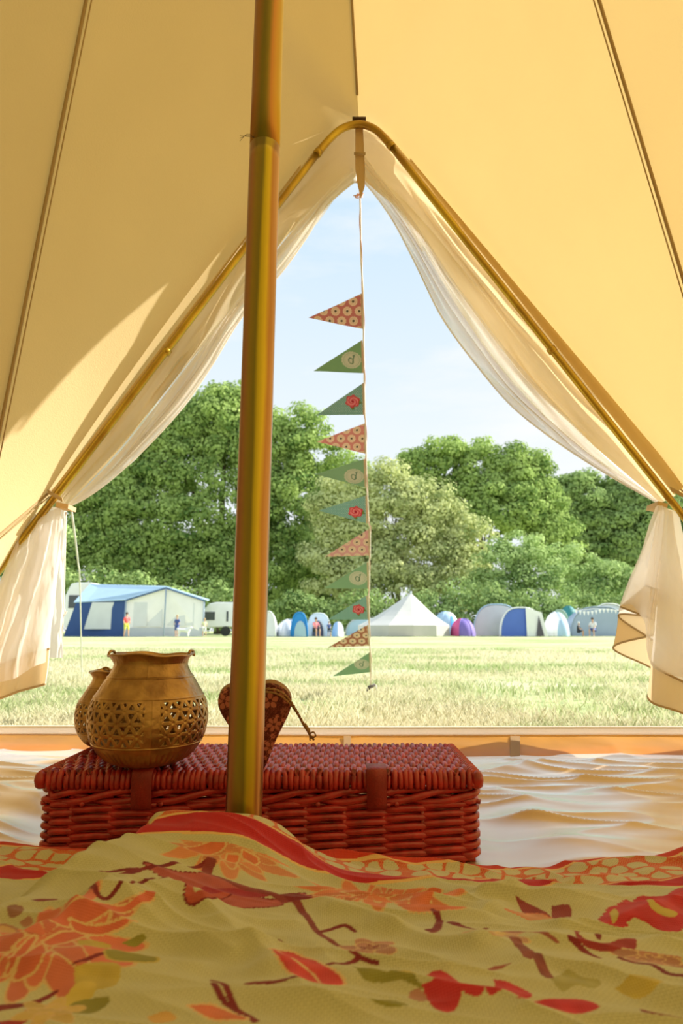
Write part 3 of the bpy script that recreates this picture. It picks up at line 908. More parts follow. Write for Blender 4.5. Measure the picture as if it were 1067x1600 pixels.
def wall(name, label, ev, out_x):
    pts = ev
    rows = []
    for q in pts:
        q = np.array(q, float)
        g = q.copy(); c = np.array([0, 0]); d = q[:2] / np.linalg.norm(q[:2]); g[:2] += d * 0.02; g[2] = 0
        rows.append((q, g))
    P1 = []; 
    seq = np.array([r[0] for r in rows]); seg = np.array([r[1] for r in rows])
    def dens(p):
        o_ = []
        for i in range(len(p) - 1):
            for t in np.linspace(0, 1, 16, endpoint=False): o_.append(p[i] * (1 - t) + p[i + 1] * t)
        o_.append(p[-1]); return np.array(o_)
    a = dens(seq); b = dens(seg)
    V, Fc = strip(a, b, 14, lambda s_, t_: ((fbm(s_ * 60, t_ * 3, 31, 2) - .5) * .02 * np.sin(np.pi * np.clip(t_, 0, 1)))[..., None] * np.array([1, 1, 0]))
    o = link_mesh(name, V, Fc, CANVAS); tag(o, label, 'tent wall', kind='structure')
    return o
# the side walls start at the door frame legs
gl = footL + np.array([-.01, .02, 0]); gr = footR + np.array([.01, .02, 0])
wl = wall('wall_left', 'low cream canvas side wall left of the tent door', [EL] + EVL[1:], -1)
wr = wall('wall_right', 'low cream canvas side wall right of the tent door', [ER] + EVR[1:], 1)
def corner(J, E, foot, parent, nm):
    """cloth between the frame leg and the first seam below the eave"""
    J2 = J + np.array([-.01 if J[0] < 0 else .01, .02, .04])
    top = np.array([J2 * (1 - t) + E * t for t in np.linspace(0, 1, 24)])
    g = E.copy(); g[:2] += g[:2] / np.linalg.norm(g[:2]) * .02; g[2] = 0
    bot = np.array([foot * (1 - t) + g * t for t in np.linspace(0, 1, 24)]) + np.array([0, .02, 0])
    V, Fc = strip(top, bot, 20, lambda s_, t_: (np.sin(t_ * math.pi) * (fbm(s_ * 6, t_ * 2, 12, 2) - .5) * .05)[..., None] * np.array([0, 1, 0]))
    o = link_mesh(nm, V, Fc, CANVAS, parent)
    MB().tube(top + np.array([0, -.004, -.002]), .0035, 6).build('eave_seam', SEAM, parent)
    MB().tube(top + np.array([0, -.006, -.016]), .0015, 5).build('eave_seam', SEAM, parent)
    return o
corner(JL, EL, gl, wl, 'corner_panel')
corner(JR, ER, gr, wr, 'corner_panel')

# --- metal tubing
def chromate_reflections(name, seed):
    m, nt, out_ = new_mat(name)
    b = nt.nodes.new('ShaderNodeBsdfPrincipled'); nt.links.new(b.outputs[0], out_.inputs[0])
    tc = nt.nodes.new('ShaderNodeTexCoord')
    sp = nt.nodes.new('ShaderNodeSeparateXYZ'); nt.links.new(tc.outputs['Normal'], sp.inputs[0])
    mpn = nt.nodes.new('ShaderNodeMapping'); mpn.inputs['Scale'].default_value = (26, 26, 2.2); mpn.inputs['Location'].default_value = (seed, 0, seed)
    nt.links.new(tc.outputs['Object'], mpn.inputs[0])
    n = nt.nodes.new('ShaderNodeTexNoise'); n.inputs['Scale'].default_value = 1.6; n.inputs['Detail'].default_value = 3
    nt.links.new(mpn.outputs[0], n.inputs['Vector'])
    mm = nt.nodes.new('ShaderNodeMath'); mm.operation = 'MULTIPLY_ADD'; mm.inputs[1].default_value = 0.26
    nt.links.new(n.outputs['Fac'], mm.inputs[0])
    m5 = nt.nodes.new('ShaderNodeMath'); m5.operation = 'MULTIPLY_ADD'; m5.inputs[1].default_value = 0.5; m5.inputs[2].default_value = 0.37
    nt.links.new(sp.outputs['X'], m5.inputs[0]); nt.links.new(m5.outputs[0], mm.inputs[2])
    r = nt.nodes.new('ShaderNodeValToRGB')  # chromate tints and reflection streaks, both painted into the base colour across the tube
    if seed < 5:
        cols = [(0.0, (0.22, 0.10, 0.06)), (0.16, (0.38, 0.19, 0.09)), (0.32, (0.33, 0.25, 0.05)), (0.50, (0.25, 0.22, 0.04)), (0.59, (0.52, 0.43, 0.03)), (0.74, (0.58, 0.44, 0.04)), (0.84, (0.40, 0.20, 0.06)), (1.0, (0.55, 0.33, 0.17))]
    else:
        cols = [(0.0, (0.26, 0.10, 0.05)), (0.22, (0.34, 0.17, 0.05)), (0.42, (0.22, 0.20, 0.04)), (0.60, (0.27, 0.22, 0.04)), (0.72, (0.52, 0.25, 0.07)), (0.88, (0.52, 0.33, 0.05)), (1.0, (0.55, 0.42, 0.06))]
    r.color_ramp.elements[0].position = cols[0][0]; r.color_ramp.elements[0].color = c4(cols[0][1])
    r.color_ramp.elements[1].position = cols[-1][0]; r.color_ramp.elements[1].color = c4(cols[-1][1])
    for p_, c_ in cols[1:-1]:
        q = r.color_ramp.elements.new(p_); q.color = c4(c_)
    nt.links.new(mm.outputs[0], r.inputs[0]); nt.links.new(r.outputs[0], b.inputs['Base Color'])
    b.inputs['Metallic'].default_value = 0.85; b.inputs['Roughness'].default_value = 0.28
    n2 = nt.nodes.new('ShaderNodeTexNoise'); n2.inputs['Scale'].default_value = 60; n2.inputs['Detail'].default_value = 4
    nt.links.new(tc.outputs['Object'], n2.inputs['Vector'])
    bp = nt.nodes.new('ShaderNodeBump'); bp.inputs['Strength'].default_value = 0.05; bp.inputs['Distance'].default_value = 0.002
    nt.links.new(n2.outputs['Fac'], bp.inputs['Height']); nt.links.new(bp.outputs[0], b.inputs['Normal'])
    return m
CHROM = chromate_reflections('gold_chromate_steel', 1.3); CHROM2 = chromate_reflections('gold_chromate_steel_upper', 7.7)
FRAME_M = pbr('gold_frame_steel', (0.50, 0.30, 0.07), 0.3, 0.85, var=0.25, scale=9, col2=(0.62, 0.46, 0.06))
DARKM = pbr('dark_gap', (0.05, 0.02, 0.01), 0.6)

def centre_pole():
    base = P(390, 1390, .74); base[2] = 0.0; base[0] = P(385, 1300, .74)[0] - .004
    topx = P(421, 0, .74)
    joint = P(414, 230, .74)
    axis = topx - base; axis /= axis[2]
    root = empty('tent_pole', base)
    tag(root, 'thick golden metal centre pole of the tent standing before the red hamper', 'tent pole')
    R = 0.0197
    def seg(nm, z0, z1, r, mat):
        n = 40; pth = [axis * z for z in np.linspace(z0, z1, n)]
        V, Fc = tube_geo(pth, r, 48)
        o = link_mesh(nm, V, Fc, mat, root); return o
    zj = joint[2]
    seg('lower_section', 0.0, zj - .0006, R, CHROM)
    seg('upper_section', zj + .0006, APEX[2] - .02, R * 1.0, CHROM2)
    seg('joint_sleeve', zj - .02, zj + .02, R * .93, DARKM)
    # stray threads caught in the joint
    b = MB()
    for k in range(3):
        p0 = axis * (zj + .001) + np.array([-R * .6, -R * .8, 0])
        b.tube(interp_path([p0, p0 + [-.008, -.004, .002 * k - .002], p0 + [-.018, -.003, -.004 * k]], 8), .0003, 4)
    q = b.build('thread', DARKM, None); q.parent = root
centre_pole()

def door_frame():
    base = (footL + footR) / 2
    root = empty('door_frame_pole', base)
    tag(root, 'bent golden metal A frame pole around the tent doorway', 'tent pole')
    off = np.array([0, -.012, 0])
    Lg = np.array([footL + (legL_top - footL) * t for t in np.linspace(0, 1, 24)]) + off
    Rg = np.array([legR_top + (footR - legR_top) * t for t in np.linspace(0, 1, 24)]) + off
    Lg[:, 2] = np.maximum(Lg[:, 2], 0.012); Rg[:, 2] = np.maximum(Rg[:, 2], 0.012)
    MB().tube(Lg, .0098, 14).build('leg', FRAME_M, root)
    MB().tube(Rg, .0098, 14).build('leg', FRAME_M, root)
    MB().tube(interp_path(np.array(crown) + off, 40), .0108, 14).build('crown_bend', FRAME_M, root)
    for p in (Lg[-1], Rg[0], P(262, 552, DY) + off, P(860, 550, DY) + off):
        d = (legL_top - footL) if p[0] < 0 else (footR - legR_top); d = d / np.linalg.norm(d)
        MB().tube([p - d * .008, p + d * .008], .0125, 14).build('joint', FRAME_M, root)
    q = P(561, 190, DY)
    MB().tube([q + [-.02, -.01, 0], q + [.02, -.01, 0]], .006, 8).build('crown_knot', DARKM, root)
    for J, sg in ((JL, -1), (JR, 1)):          # tapes that hold the cloth to the pole
        MB().slab([J + [-.02, -.026, .014], J + [.02, -.026, -.008], J + [.023, -.026, -.020], J + [-.017, -.026, .002]], (0, .003, 0)).build('fabric_tab', SEAM, root, False)
door_frame()

# --- door curtains
def path_px(pts, n, dy=0.0):
    return interp_path([P(p[0], p[1], (p[2] if len(p) > 2 else DY) + dy) for p in pts], n)

def fold_wave(nf, amp, seed, tight=1.0):
    def f(s, t):
        ph = fbm(s * 3.0 + 0 * t, t * 2.5, seed, 2) * 3
        return (np.sin((t * nf + ph) * 2 * math.pi) * amp * np.minimum(1, t * 6) * np.clip(np.sin(s * math.pi) * 1.6, 0.10, 1) )[..., None] * np.array([0.15, 1.0, 0.1])
    return f

def hang(nm, pa, pb, mat, parent, ns=60, wave=None, sol=0.0):
    V, Fc = strip(pa, pb, ns, wave)
    o = link_mesh(nm, V, Fc, mat, None)
    o.parent = parent; o.location = -world_loc(parent)
    if sol: solid(o, sol)
    return o

N = 70
cl = empty('door_curtain', P(80, 900, DY)); tag(cl, 'white and cream door curtain tied back at the left of the doorway', 'curtain', 'tied back door curtains')
crt = empty('door_curtain', P(1045, 900, DY)); tag(crt, 'cream door curtain with mesh, tied back at the right of the doorway', 'curtain', 'tied back door curtains')
# upper swags, left
fl = path_px([(556, 192), (512, 212), (458, 276), (366, 390), (249, 546), (148, 682), (76, 780)], N, .012)
c1 = path_px([(556, 275), (525, 303), (487, 332), (439, 382), (382, 455), (300, 560), (190, 700), (104, 790)], N, .05)
c1b = path_px([(552, 262), (515, 296), (470, 345), (425, 400), (370, 470), (290, 575), (185, 708), (104, 790)], N, .02)
c2 = path_px([(553, 284), (510, 322), (478, 372), (440, 425), (380, 492), (330, 572), (282, 640), (232, 695), (182, 742), (140, 774), (106, 792)], N, .045)
c3 = path_px([(556, 285), (526, 308), (492, 352), (448, 398), (400, 450), (350, 530), (290, 618), (232, 682), (172, 738), (130, 770), (105, 791)], N, .075)
hang('canvas_flap', fl, c1, FLAP, cl, 50, fold_wave(1.3, .006, 3))
hang('white_lining', c1b, c2, WHITECLOTH, cl, 60, fold_wave(2.2, .012, 5))
hang('mesh_panel', fl + np.array([0, .02, 0]), c3, SHEER, cl, 60, fold_wave(2.6, .010, 8))
MB().tube(c2, .003, 6).build('edge_binding', WHITECLOTH, cl)
# right
fr = path_px([(563, 192), (608, 212), (672, 284), (756, 386), (876, 536), (976, 666), (1056, 774)], N, .012)
d1 = path_px([(562, 275), (590, 300), (625, 330), (680, 400), (750, 500), (830, 600), (920, 690), (1032, 786)], N, .045)
d2 = path_px([(566, 282), (590, 310), (618, 352), (648, 410), (690, 495), (740, 565), (800, 635), (870, 690), (950, 742), (1030, 787)], N, .05)
d3 = path_px([(566, 270), (600, 302), (650, 370), (700, 455), (760, 545), (830, 630), (900, 695), (970, 748), (1030, 785)], N, .08)
hang('canvas_flap', fr, d1, FLAP, crt, 50, fold_wave(1.4, .006, 13))
hang('mesh_panel', path_px([(563, 235), (600, 285), (650, 350), (710, 440), (790, 545), (880, 645), (960, 728), (1032, 785)], N, .03), d2, SHEER, crt, 70, fold_wave(2.6, .014, 15))
hang('canvas_flap', fr + np.array([0, .03, 0]), d3, WHITECLOTH, crt, 50, fold_wave(1.7, .008, 18))
MB().tube(d2, .0025, 6).build('edge_binding', SHEER, crt)
# peak cloth behind the crown, with a strap and toggle
pk = empty('door_peak', P(560, 250, DY + .06)); tag(pk, 'small cream canvas peak above the doorway, over the bunting knot', 'tent peak')
ta = path_px([(488, 240, 1.68), (522, 198, 1.68), (560, 188, 1.68), (600, 198, 1.68), (632, 240, 1.68)], 40)
tb = path_px([(452, 376, 1.74), (500, 316, 1.74), (535, 292, 1.74), (560, 284, 1.74), (588, 294, 1.74), (625, 330, 1.74), (660, 392, 1.74)], 40)
hang('hood_panel', ta, tb, WHITECLOTH, pk, 20)
MB().tube(tb, .0035, 6).build('hood_binding', CANVAS_HEM, pk)
MB().slab([P(555, 198, 1.655), P(567, 198, 1.655), P(570, 262, 1.66), P(570, 290, 1.665), P(564, 308, 1.665), P(559, 290, 1.665), P(555, 262, 1.66)], (0, .004, 0)).build('strap', CANVAS_HEM, pk, False)
MB().tube([P(553, 240, 1.65), P(571, 240, 1.65)], .004, 8).build('toggle', SEAM, pk)

# lower drapes, left: cloth falls from the tie
def drape(nm, tie, top, bot, mat, parent, nf, amp, seed, n=70, ns=60, hem=None):
    a = interp_path(top, n); b = interp_path(bot, n)
    t = np.linspace(0, 1, ns)
    tt = t[None, :, None]
    V = a[:, None, :] * (1 - tt) + b[:, None, :] * tt
    s = np.linspace(0, 1, n)[:, None]
    w_ = np.sin((s * nf + fbm(s * 3, t[None] * 1.2, seed, 2) * 1.2) * 2 * math.pi) * amp * (0.25 + .75 * t[None, :])
    w_ = w_ + (fbm(s * 9, t[None] * 7, seed + 3, 3) - .5) * .012
    V = V + w_[..., None] * np.array([.1, 1, 0])
    o = link_mesh(nm, V.reshape(-1, 3), grid_faces(n, ns), mat, None)
    o.parent = parent; o.location = -world_loc(parent)
    if hem:
        k = int(ns * hem)
        H = V[:, k:, :] + np.array([0, -.003, 0])
        q = link_mesh('hem_band', H.reshape(-1, 3), grid_faces(n, ns - k), FLAP, None)
        q.parent = parent; q.location = -world_loc(parent)
        for kk in (k, ns - 1):
            MB().tube(V[:, kk, :] + np.array([0, -.005, 0]), .0028, 5).build('stitching', SEAM, q)
    return o
drape('lower_drape', None, [P(50, 802, DY), P(75, 795, DY), P(100, 790, DY + .02)],
      [P(-80, 1118, 1.60), P(0, 1092, 1.62), P(45, 1076, 1.64), P(76, 1068, 1.64)], WHITECLOTH, cl, 2.0, .012, 51, hem=.80)
drape('lower_drape', None, [P(70, 800, DY + .03), P(104, 792, DY + .04)], [P(20, 1010, 1.70), P(60, 1025, 1.73), P(100, 1028, 1.75)], WHITECLOTH, cl, 1.2, .010, 52)
drape('mesh_drape', None, [P(40, 810, DY - .012), P(70, 800, DY - .012), P(98, 792, DY)], [P(-60, 1080, 1.57), P(20, 1060, 1.60), P(70, 1035, 1.62)], SHEER, cl, 2.5, .014, 53)
b = MB(); b.tube(interp_path([P(103, 800, 1.66), P(101, 880, 1.68), P(100, 950, 1.70), P(104, 956, 1.69), P(99, 962, 1.7)], 30), .0022, 6); b.build('tie_cord', WHITECLOTH, cl)
MB().slab([P(88, 784, DY - .02), P(107, 788, DY - .02), P(106, 795, DY - .02), P(86, 792, DY - .02)], (0, .05, 0)).build('tie_tab', CANVAS_HEM, cl, False)

# right lower drapes: S-folded canvas with a hem band, mesh in front
def ribbon(nm, top, hemtop, bot, mat, parent, hemmat, n=110):
    a = interp_path(top, n); h = interp_path(hemtop, n); c = interp_path(bot, n)
    t = np.linspace(0, 1, 36)[None, :, None]
    V = a[:, None, :] * (1 - t) + h[:, None, :] * t
    bulge = (fbm(np.linspace(0, 1, n)[:, None] * 8, t[0, :, 0][None] * 3, 77, 2) - .5) * .02
    V = V + (bulge * np.sin(math.pi * t[0, :, 0])[None])[..., None] * np.array([.3, 1, 0])
    o = link_mesh(nm, V.reshape(-1, 3), grid_faces(n, 36), mat, None); o.parent = parent; o.location = -world_loc(parent)
    t = np.linspace(0, 1, 8)[None, :, None]
    H = h[:, None, :] * (1 - t) + c[:, None, :] * t
    q = link_mesh('hem_band', H.reshape(-1, 3), grid_faces(n, 8), hemmat, None); q.parent = parent; q.location = -world_loc(parent)
    for k in (h, c):
        MB().tube(k + np.array([0, -.003, 0]), .0026, 5).build('stitching', SEAM, q)
ribbon('lower_drape', [P(1060, 800, 1.64), P(1045, 795, 1.63), P(1038, 792, 1.64), P(1036, 791, 1.67), P(1032, 790, 1.69), P(1036, 790, 1.67), P(1034, 790, 1.66), P(1029, 790, 1.67)],
       [P(1120, 1085, 1.60), P(1060, 1062, 1.56), P(1018, 1036, 1.59), P(1030, 1010, 1.66), P(965, 962, 1.73), P(1030, 962, 1.67), P(1034, 930, 1.61), P(1008, 915, 1.66)],
       [P(1120, 1135, 1.60), P(1060, 1112, 1.56), P(1012, 1092, 1.59), P(1024, 1050, 1.66), P(957, 1012, 1.73), P(1026, 990, 1.67), P(1032, 975, 1.61), P(968, 948, 1.66)],
       WHITECLOTH, crt, FLAP)
drape('mesh_drape', None, [P(1026, 790, 1.62), P(1034, 790, 1.60), P(1050, 800, 1.60)],
      [P(966, 955, 1.66), P(1000, 958, 1.62), P(1020, 1040, 1.56), P(1090, 1062, 1.54)], SHEER, crt, 2.2, .012, 61)
MB().slab([P(1028, 783, DY - .03), P(1044, 787, DY - .03), P(1042, 794, DY - .03), P(1026, 791, DY - .03)], (0, .06, 0)).build('tie_tab', CANVAS_HEM, crt, False)

# guy line outside at the left
ROPEW = pbr('white_rope', (0.78, 0.78, 0.74), 0.8)
o = MB().tube(interp_path([P(109, 780, 1.75), P(116, 830, 2.2), P(122, 880, 2.6), P(125, 918, 3.0), P(128, 1075, 4.0)], 40), .0035, 6).build('guy_rope', ROPEW, None)
tag(o, 'thin white guy rope running down outside the left door curtain', 'rope')

# --- groundsheet
def smooth(x): x = np.clip(x, 0, 1); return x * x * (3 - 2 * x)
def floor_h(X, Y):
    a = fbm(X * 3.2 + 9, Y * 9.0, 61, 3); b = fbm(X * 7 + 2, Y * 16 + X * 3, 62, 3)
    rg = 1 - np.abs(2 * fbm(X * 2.0 + Y * 2.0 + .3 * fbm(X * 4, Y * 9, 8, 2), Y * 8 - X * 1.3, 63, 2) - 1)
    rg2 = 1 - np.abs(2 * fbm(X * 4 + Y * 3, Y * 15 + X * 3.5, 64, 2) - 1)
    k = np.clip((Y - .80) / .25, .3, 1)
    z = .004 + .012 * a + (.013 * rg ** 3 + .010 * rg2 ** 4) * k + .003 * b
    lift = np.clip((-X - .35) / .5, 0, 1) * np.clip((Y - 1.2) / .4, 0, 1) * .03
    z = z + lift
    # flat beneath the hamper and the bed
    inside = (smooth((X + .52) / .10) * smooth((.31 - X) / .10) * smooth((Y - .76) / .09) * smooth((1.20 - Y) / .12))
    z = z * (1 - .8 * inside) * (1 - .6 * smooth((Y - 1.38) / .15))
    bed = np.clip((.86 - Y) / .05, 0, 1)
    return z * (1 - .9 * bed)
def groundsheet():
    xs = np.concatenate([np.linspace(-1.95, -1.1, 20)[:-1], np.linspace(-1.1, 1.2, 620), np.linspace(1.2, 1.95, 20)[1:]])
    ys = np.concatenate([np.linspace(-1.8, .7, 30)[:-1], np.linspace(.7, 1.60, 330)])
    X, Y = np.meshgrid(xs, ys, indexing='ij')
    Z = floor_h(X, Y)
    V = np.stack([X, Y, Z], -1).reshape(-1, 3)
    o = link_mesh('floor', V, grid_faces(len(xs), len(ys)), PVC)
    tag(o, 'wrinkled shiny tan plastic groundsheet floor of the tent', 'groundsheet', kind='structure')
    # lip at the door
    xs = np.linspace(-1.45, 1.45, 400); t = np.linspace(0, 1, 16)
    X, T = np.meshgrid(xs, t, indexing='ij')
    Y = 1.555 + .115 * T + (fbm(X * 7, T * 2, 71, 3) - .5) * .03 * np.sin(T * math.pi)
    top = .038 + .004 * (fbm(X * 1.3, 0 * X, 72, 2) - .5) + np.clip(-X - .05, 0, .3) * .006
    z0 = floor_h(X, np.full_like(X, 1.555)) - .002
    Z = z0 + (top - z0) * T
    V = np.stack([X, Y, Z], -1).reshape(-1, 3)
    l = link_mesh('trim_1', V, grid_faces(len(xs), len(t)), PVC_LIP)
    tag(l, 'orange translucent raised groundsheet lip along the door threshold', 'threshold', kind='structure')
    topc = np.stack([xs, np.full_like(xs, 1.67), top[:, 0]], -1)
    b = MB(); b.tube(topc + [0, 0, .006], .0085, 10); q = b.build('zip_tape', ZIP, l)
    b = MB(); b.tube(topc + [0, -.004, .0165], .0028, 6); b.build('zip_teeth', ROPEW, l)
    b = MB(); V2, F2 = strip(topc + [0, -.006, .002], topc + [0, -.009, -.010], 3); b.add(V2, F2); b.build('binding', ZIP, l)
    for x0, x1 in ((537, 548), (797, 812)):
        y = 1.548
        MB().slab([P(x0, 1186, y), P(x1, 1186, y), P(x1, 1150, y + .105), P(x0, 1150, y + .105)], (0, -.003, 0)).build('webbing_tab', flatmat('brown_webbing', (0.30, 0.18, 0.07)), l, False)
groundsheet()

# ================================================================== RED HAMPER
REDW = pbr('red_painted_willow', (0.38, 0.013, 0.014), 0.34, var=0.35, scale=60, bump=0.15, bscale=500, col2=(0.54, 0.035, 0.032), spec=0.8)
LEATHER = pbr('red_leather', (0.24, 0.015, 0.010), 0.45, var=0.15, scale=60, bump=0.3, bscale=700)
HX0 = P(62, 1300, .875)[0] + .004; HX1 = P(748, 1300, .875)[0] - .004
HY0 = .875; HY1 = 1.058
HZ = P(500, 1229, .87)[2]            # top edge of the body
LZ = P(500, 1203, .868)[2]           # top of the lid

def rrect(x0, x1, y0, y1, r, step=.0055):
    pts = []
    def arc(cx, cy, a0, a1):
        for t in np.linspace(a0, a1, 5)[:-1]:
            pts.append((cx + r * math.cos(t), cy + r * math.sin(t)))
    def line(a, b):
        L = math.hypot(b[0] - a[0], b[1] - a[1]); n = max(2, int(L / step))
        for t in np.linspace(0, 1, n, endpoint=False): pts.append((a[0] + (b[0] - a[0]) * t, a[1] + (b[1] - a[1]) * t))
    line((x0 + r, y0), (x1 - r, y0)); arc(x1 - r, y0 + r, -math.pi / 2, 0)
    line((x1, y0 + r), (x1, y1 - r)); arc(x1 - r, y1 - r, 0, math.pi / 2)
    line((x1 - r, y1), (x0 + r, y1)); arc(x0 + r, y1 - r, math.pi / 2, math.pi)
    line((x0, y1 - r), (x0, y0 + r)); arc(x0 + r, y0 + r, math.pi, 1.5 * math.pi)
    return np.array(pts)

def hamper():
    root = empty('wicker_hamper', ((HX0 + HX1) / 2, (HY0 + HY1) / 2, 0))
    tag(root, 'long red painted wicker picnic hamper lying closed on the groundsheet', 'hamper')
    rng = random.Random(5)
    loop = rrect(HX0, HX1, HY0, HY1, .012)
    d = np.linalg.norm(np.roll(loop, -1, 0) - loop, axis=1); S = np.concatenate([[0], np.cumsum(d)[:-1]]); Ltot = d.sum()
    cxy = np.array([(HX0 + HX1) / 2, (HY0 + HY1) / 2])
    nb = int(round(Ltot / .0505)); nb += nb % 2 == 0
    bay = Ltot / nb
    # outward normals
    tg = np.roll(loop, -1, 0) - np.roll(loop, 1, 0); tg /= np.linalg.norm(tg, axis=1, keepdims=True)
    nr = np.stack([tg[:, 1], -tg[:, 0]], 1)
    b = MB()
    rows = 13; z0 = .006; pitch = (HZ - .020 - z0) / rows
    for k in range(rows):
        ph = math.pi * k * 1.0
        c = np.cos(S / bay * math.pi * nb / nb + ph)   # in front of one stake, behind the next
        off = .0042 * np.sign(c) * np.abs(c) ** .6
        fr_ = (S / bay) % 1.0
        z = z0 + pitch * (k + .5) + .0016 * np.sin(S / bay * math.pi + k * math.pi + .9) + .0012 * (vn(S * 25, S * 0 + k * 7.3, 4) - .5)
        p = np.stack([loop[:, 0] + nr[:, 0] * off, loop[:, 1] + nr[:, 1] * off, z], 1)
        rr = .0043 * (1 + .14 * (vn(S * 30, S * 0 + k, 9) - .5))
        b.tube(p, rr, 8, closed=True)
    # stakes
    k = np.arange(nb)
    for q in k:
        s_ = (q + .5) * bay
        i = int(np.argmin(np.abs(S - s_)))
        x, y = loop[i]
        b.tube([(x, y, 0.002), (x, y, HZ - .012)], .0036, 7)
    # a bottom tray of rods
    for y in np.linspace(HY0 + .01, HY1 - .01, 18):
        b.tube([(HX0, y, .006), (HX1, y, .006)], .005, 6)
    b.build('basket', REDW, root)
    # border: three rods twisted along the top edge
    bd = MB()
    for k in range(3):
        ph = S / .175 * 2 * math.pi + k * 2 * math.pi / 3
        p = np.stack([loop[:, 0] + nr[:, 0] * (.002 + .0045 * np.cos(ph)), loop[:, 1] + nr[:, 1] * (.002 + .0045 * np.cos(ph)), HZ - .0115 + .0075 * np.sin(ph)], 1)
        bd.tube(p, .0046, 8, closed=True)
    for q in range(0, nb, 2):
        s_ = (q + .8) * bay; i = int(np.argmin(np.abs(S - s_)))
        x, y = loop[i]; n_ = nr[i]
        bd.tube([(x, y, HZ - .019), (x + n_[0] * .010, y + n_[1] * .010, HZ - .0205)], .0030, 7)
    bd.build('border', REDW, root)

    # lid
    lid = MB()
    lx0 = P(58, 1215, .868)[0]; lx1 = P(751, 1215, .868)[0]; ly0 = .866; ly1 = HY1 + .008
    zc = LZ - .0075
    nw = int((lx1 - lx0) / .0076)
    ribs = np.linspace(ly0 + .016, ly1 - .012, 9)
    for y in ribs:
        lid.tube([(lx0 + .01, y, zc), (lx1 - .01, y, zc)], .0038, 7)
    lid.tube([(lx0 + .006, ly0 + .006, zc - .006), (lx1 - .006, ly0 + .006, zc - .006)], .0058, 8)
    lid.tube([(lx0 + .006, ly1 - .006, zc - .006), (lx1 - .006, ly1 - .006, zc - .006)], .0058, 8)
    rp = ribs[1] - ribs[0]
    for i in range(nw):
        x = lx0 + .012 + (lx1 - lx0 - .024) * (i + .5) / nw
        ys = np.linspace(ly0 + .010, ly1 - .010, 64)
        ph = (ys - ribs[0]) / rp * math.pi + (i % 2) * math.pi
        c = np.cos(ph)
        z = zc + .0040 * np.sign(c) * np.abs(c) ** .7
        xx = x + .0009 * np.sin(ys * 40 + i) + np.full_like(ys, rng.uniform(-.0006, .0006))
        r = .0036 * rng.uniform(.9, 1.12)
        mid = np.stack([xx, ys, z], 1)
        top = LZ - r * .8 + rng.uniform(-.0008, .0008)
        jx = rng.uniform(-.0008, .0008)
        fr_ = [(xx[0] + jx, ly0 + .001 + r * .4, LZ - .0225), (xx[0] + jx, ly0 - .0012 + r * .4, LZ - .016), (xx[0], ly0 - .0008 + r * .4, top - .005), (xx[0], ly0 + .004, top)]
        bk_ = [(xx[-1], ly1 - .004, top), (xx[-1], ly1 - r * .4, top - .005), (xx[-1], ly1 - r * .4, LZ - .018)]
        lid.tube(np.vstack([fr_, mid, bk_]), r * 1.08, 7)
    # side borders: rod wrapped with strands
    for xs_, sg in ((lx0 + .006, -1), (lx1 - .006, 1)):
        lid.tube([(xs_, ly0 + .004, LZ - .0115), (xs_, ly1 - .004, LZ - .0115)], .0062, 9)
        ny = 22
        for j in range(ny):
            y = ly0 + .006 + (ly1 - ly0 - .012) * j / (ny - 1)
            th = np.linspace(0, 2 * math.pi, 14, endpoint=False)
            p = np.stack([xs_ + .0070 * np.cos(th), y + .004 * np.sin(th + .6), LZ - .0115 + .0088 * np.sin(th)], 1)
            lid.tube(p, .0034, 6, closed=True)
    # front corners
    for xs_ in (lx0 + .004, lx1 - .004):
        for dz in (0,):
            lid.tube([(xs_, ly0 + .004, LZ - .023), (xs_, ly0 + .004, LZ - .020), (xs_, ly0 + .003, LZ - .012), (xs_, ly0 + .003, LZ - .005), (xs_, ly0 + .004, LZ - .001)], [.003, .0065, .0078, .0065, .002], 10)
    lid.build('lid', REDW, root)
    # straps
    for (a, c) in ((205, 237), (573, 604)):
        X0 = P(a, 1225, .855)[0]; X1 = P(c, 1225, .855)[0]
        yz = [(.885, LZ + .0022), (.870, LZ + .0026), (.860, LZ + .0008), (.8565, LZ - .006), (.8565, LZ - .022), (.8590, LZ - .0415), (.8640, LZ - .0440)]
        yz = interp_path(yz, 24)
        V = []
        for (y, z) in yz:
            V += [(X0, y, z), (X1, y, z)]
        st = link_mesh('strap', np.array(V), grid_faces(24, 2), LEATHER, None); st.parent = root; st.location = -Vector(root.location)
        solid(st, .0024, 1)
        # turn pin
        MB().tube([(X0 + .004, .8625, LZ - .0405), (X1 + .005, .8625, LZ - .0405)], .0022, 7).build('strap_pin', REDW, st)
hamper()

# ================================================================== BRASS POTS
def brass_mat():
    m, nt, out_ = new_mat('aged_brass')
    b = nt.nodes.new('ShaderNodeBsdfPrincipled'); nt.links.new(b.outputs[0], out_.inputs[0])
    c, tc, nz = color_var(nt, (0.36, 0.20, 0.08), .25, 30, col2=(0.56, 0.36, 0.14))
    nt.links.new(c, b.inputs['Base Color'])
    b.inputs['Metallic'].default_value = .85; b.inputs['Roughness'].default_value = .34
    n2 = nt.nodes.new('ShaderNodeTexNoise'); n2.inputs['Scale'].default_value = 130; n2.inputs['Detail'].default_value = 4
    nt.links.new(tc.outputs['Object'], n2.inputs['Vector'])
    bp = nt.nodes.new('ShaderNodeBump'); bp.inputs['Strength'].default_value = .35; bp.inputs['Distance'].default_value = .0015
    nt.links.new(n2.outputs['Fac'], bp.inputs['Height']); nt.links.new(bp.outputs[0], b.inputs['Normal'])
    return m
BRASS = brass_mat()
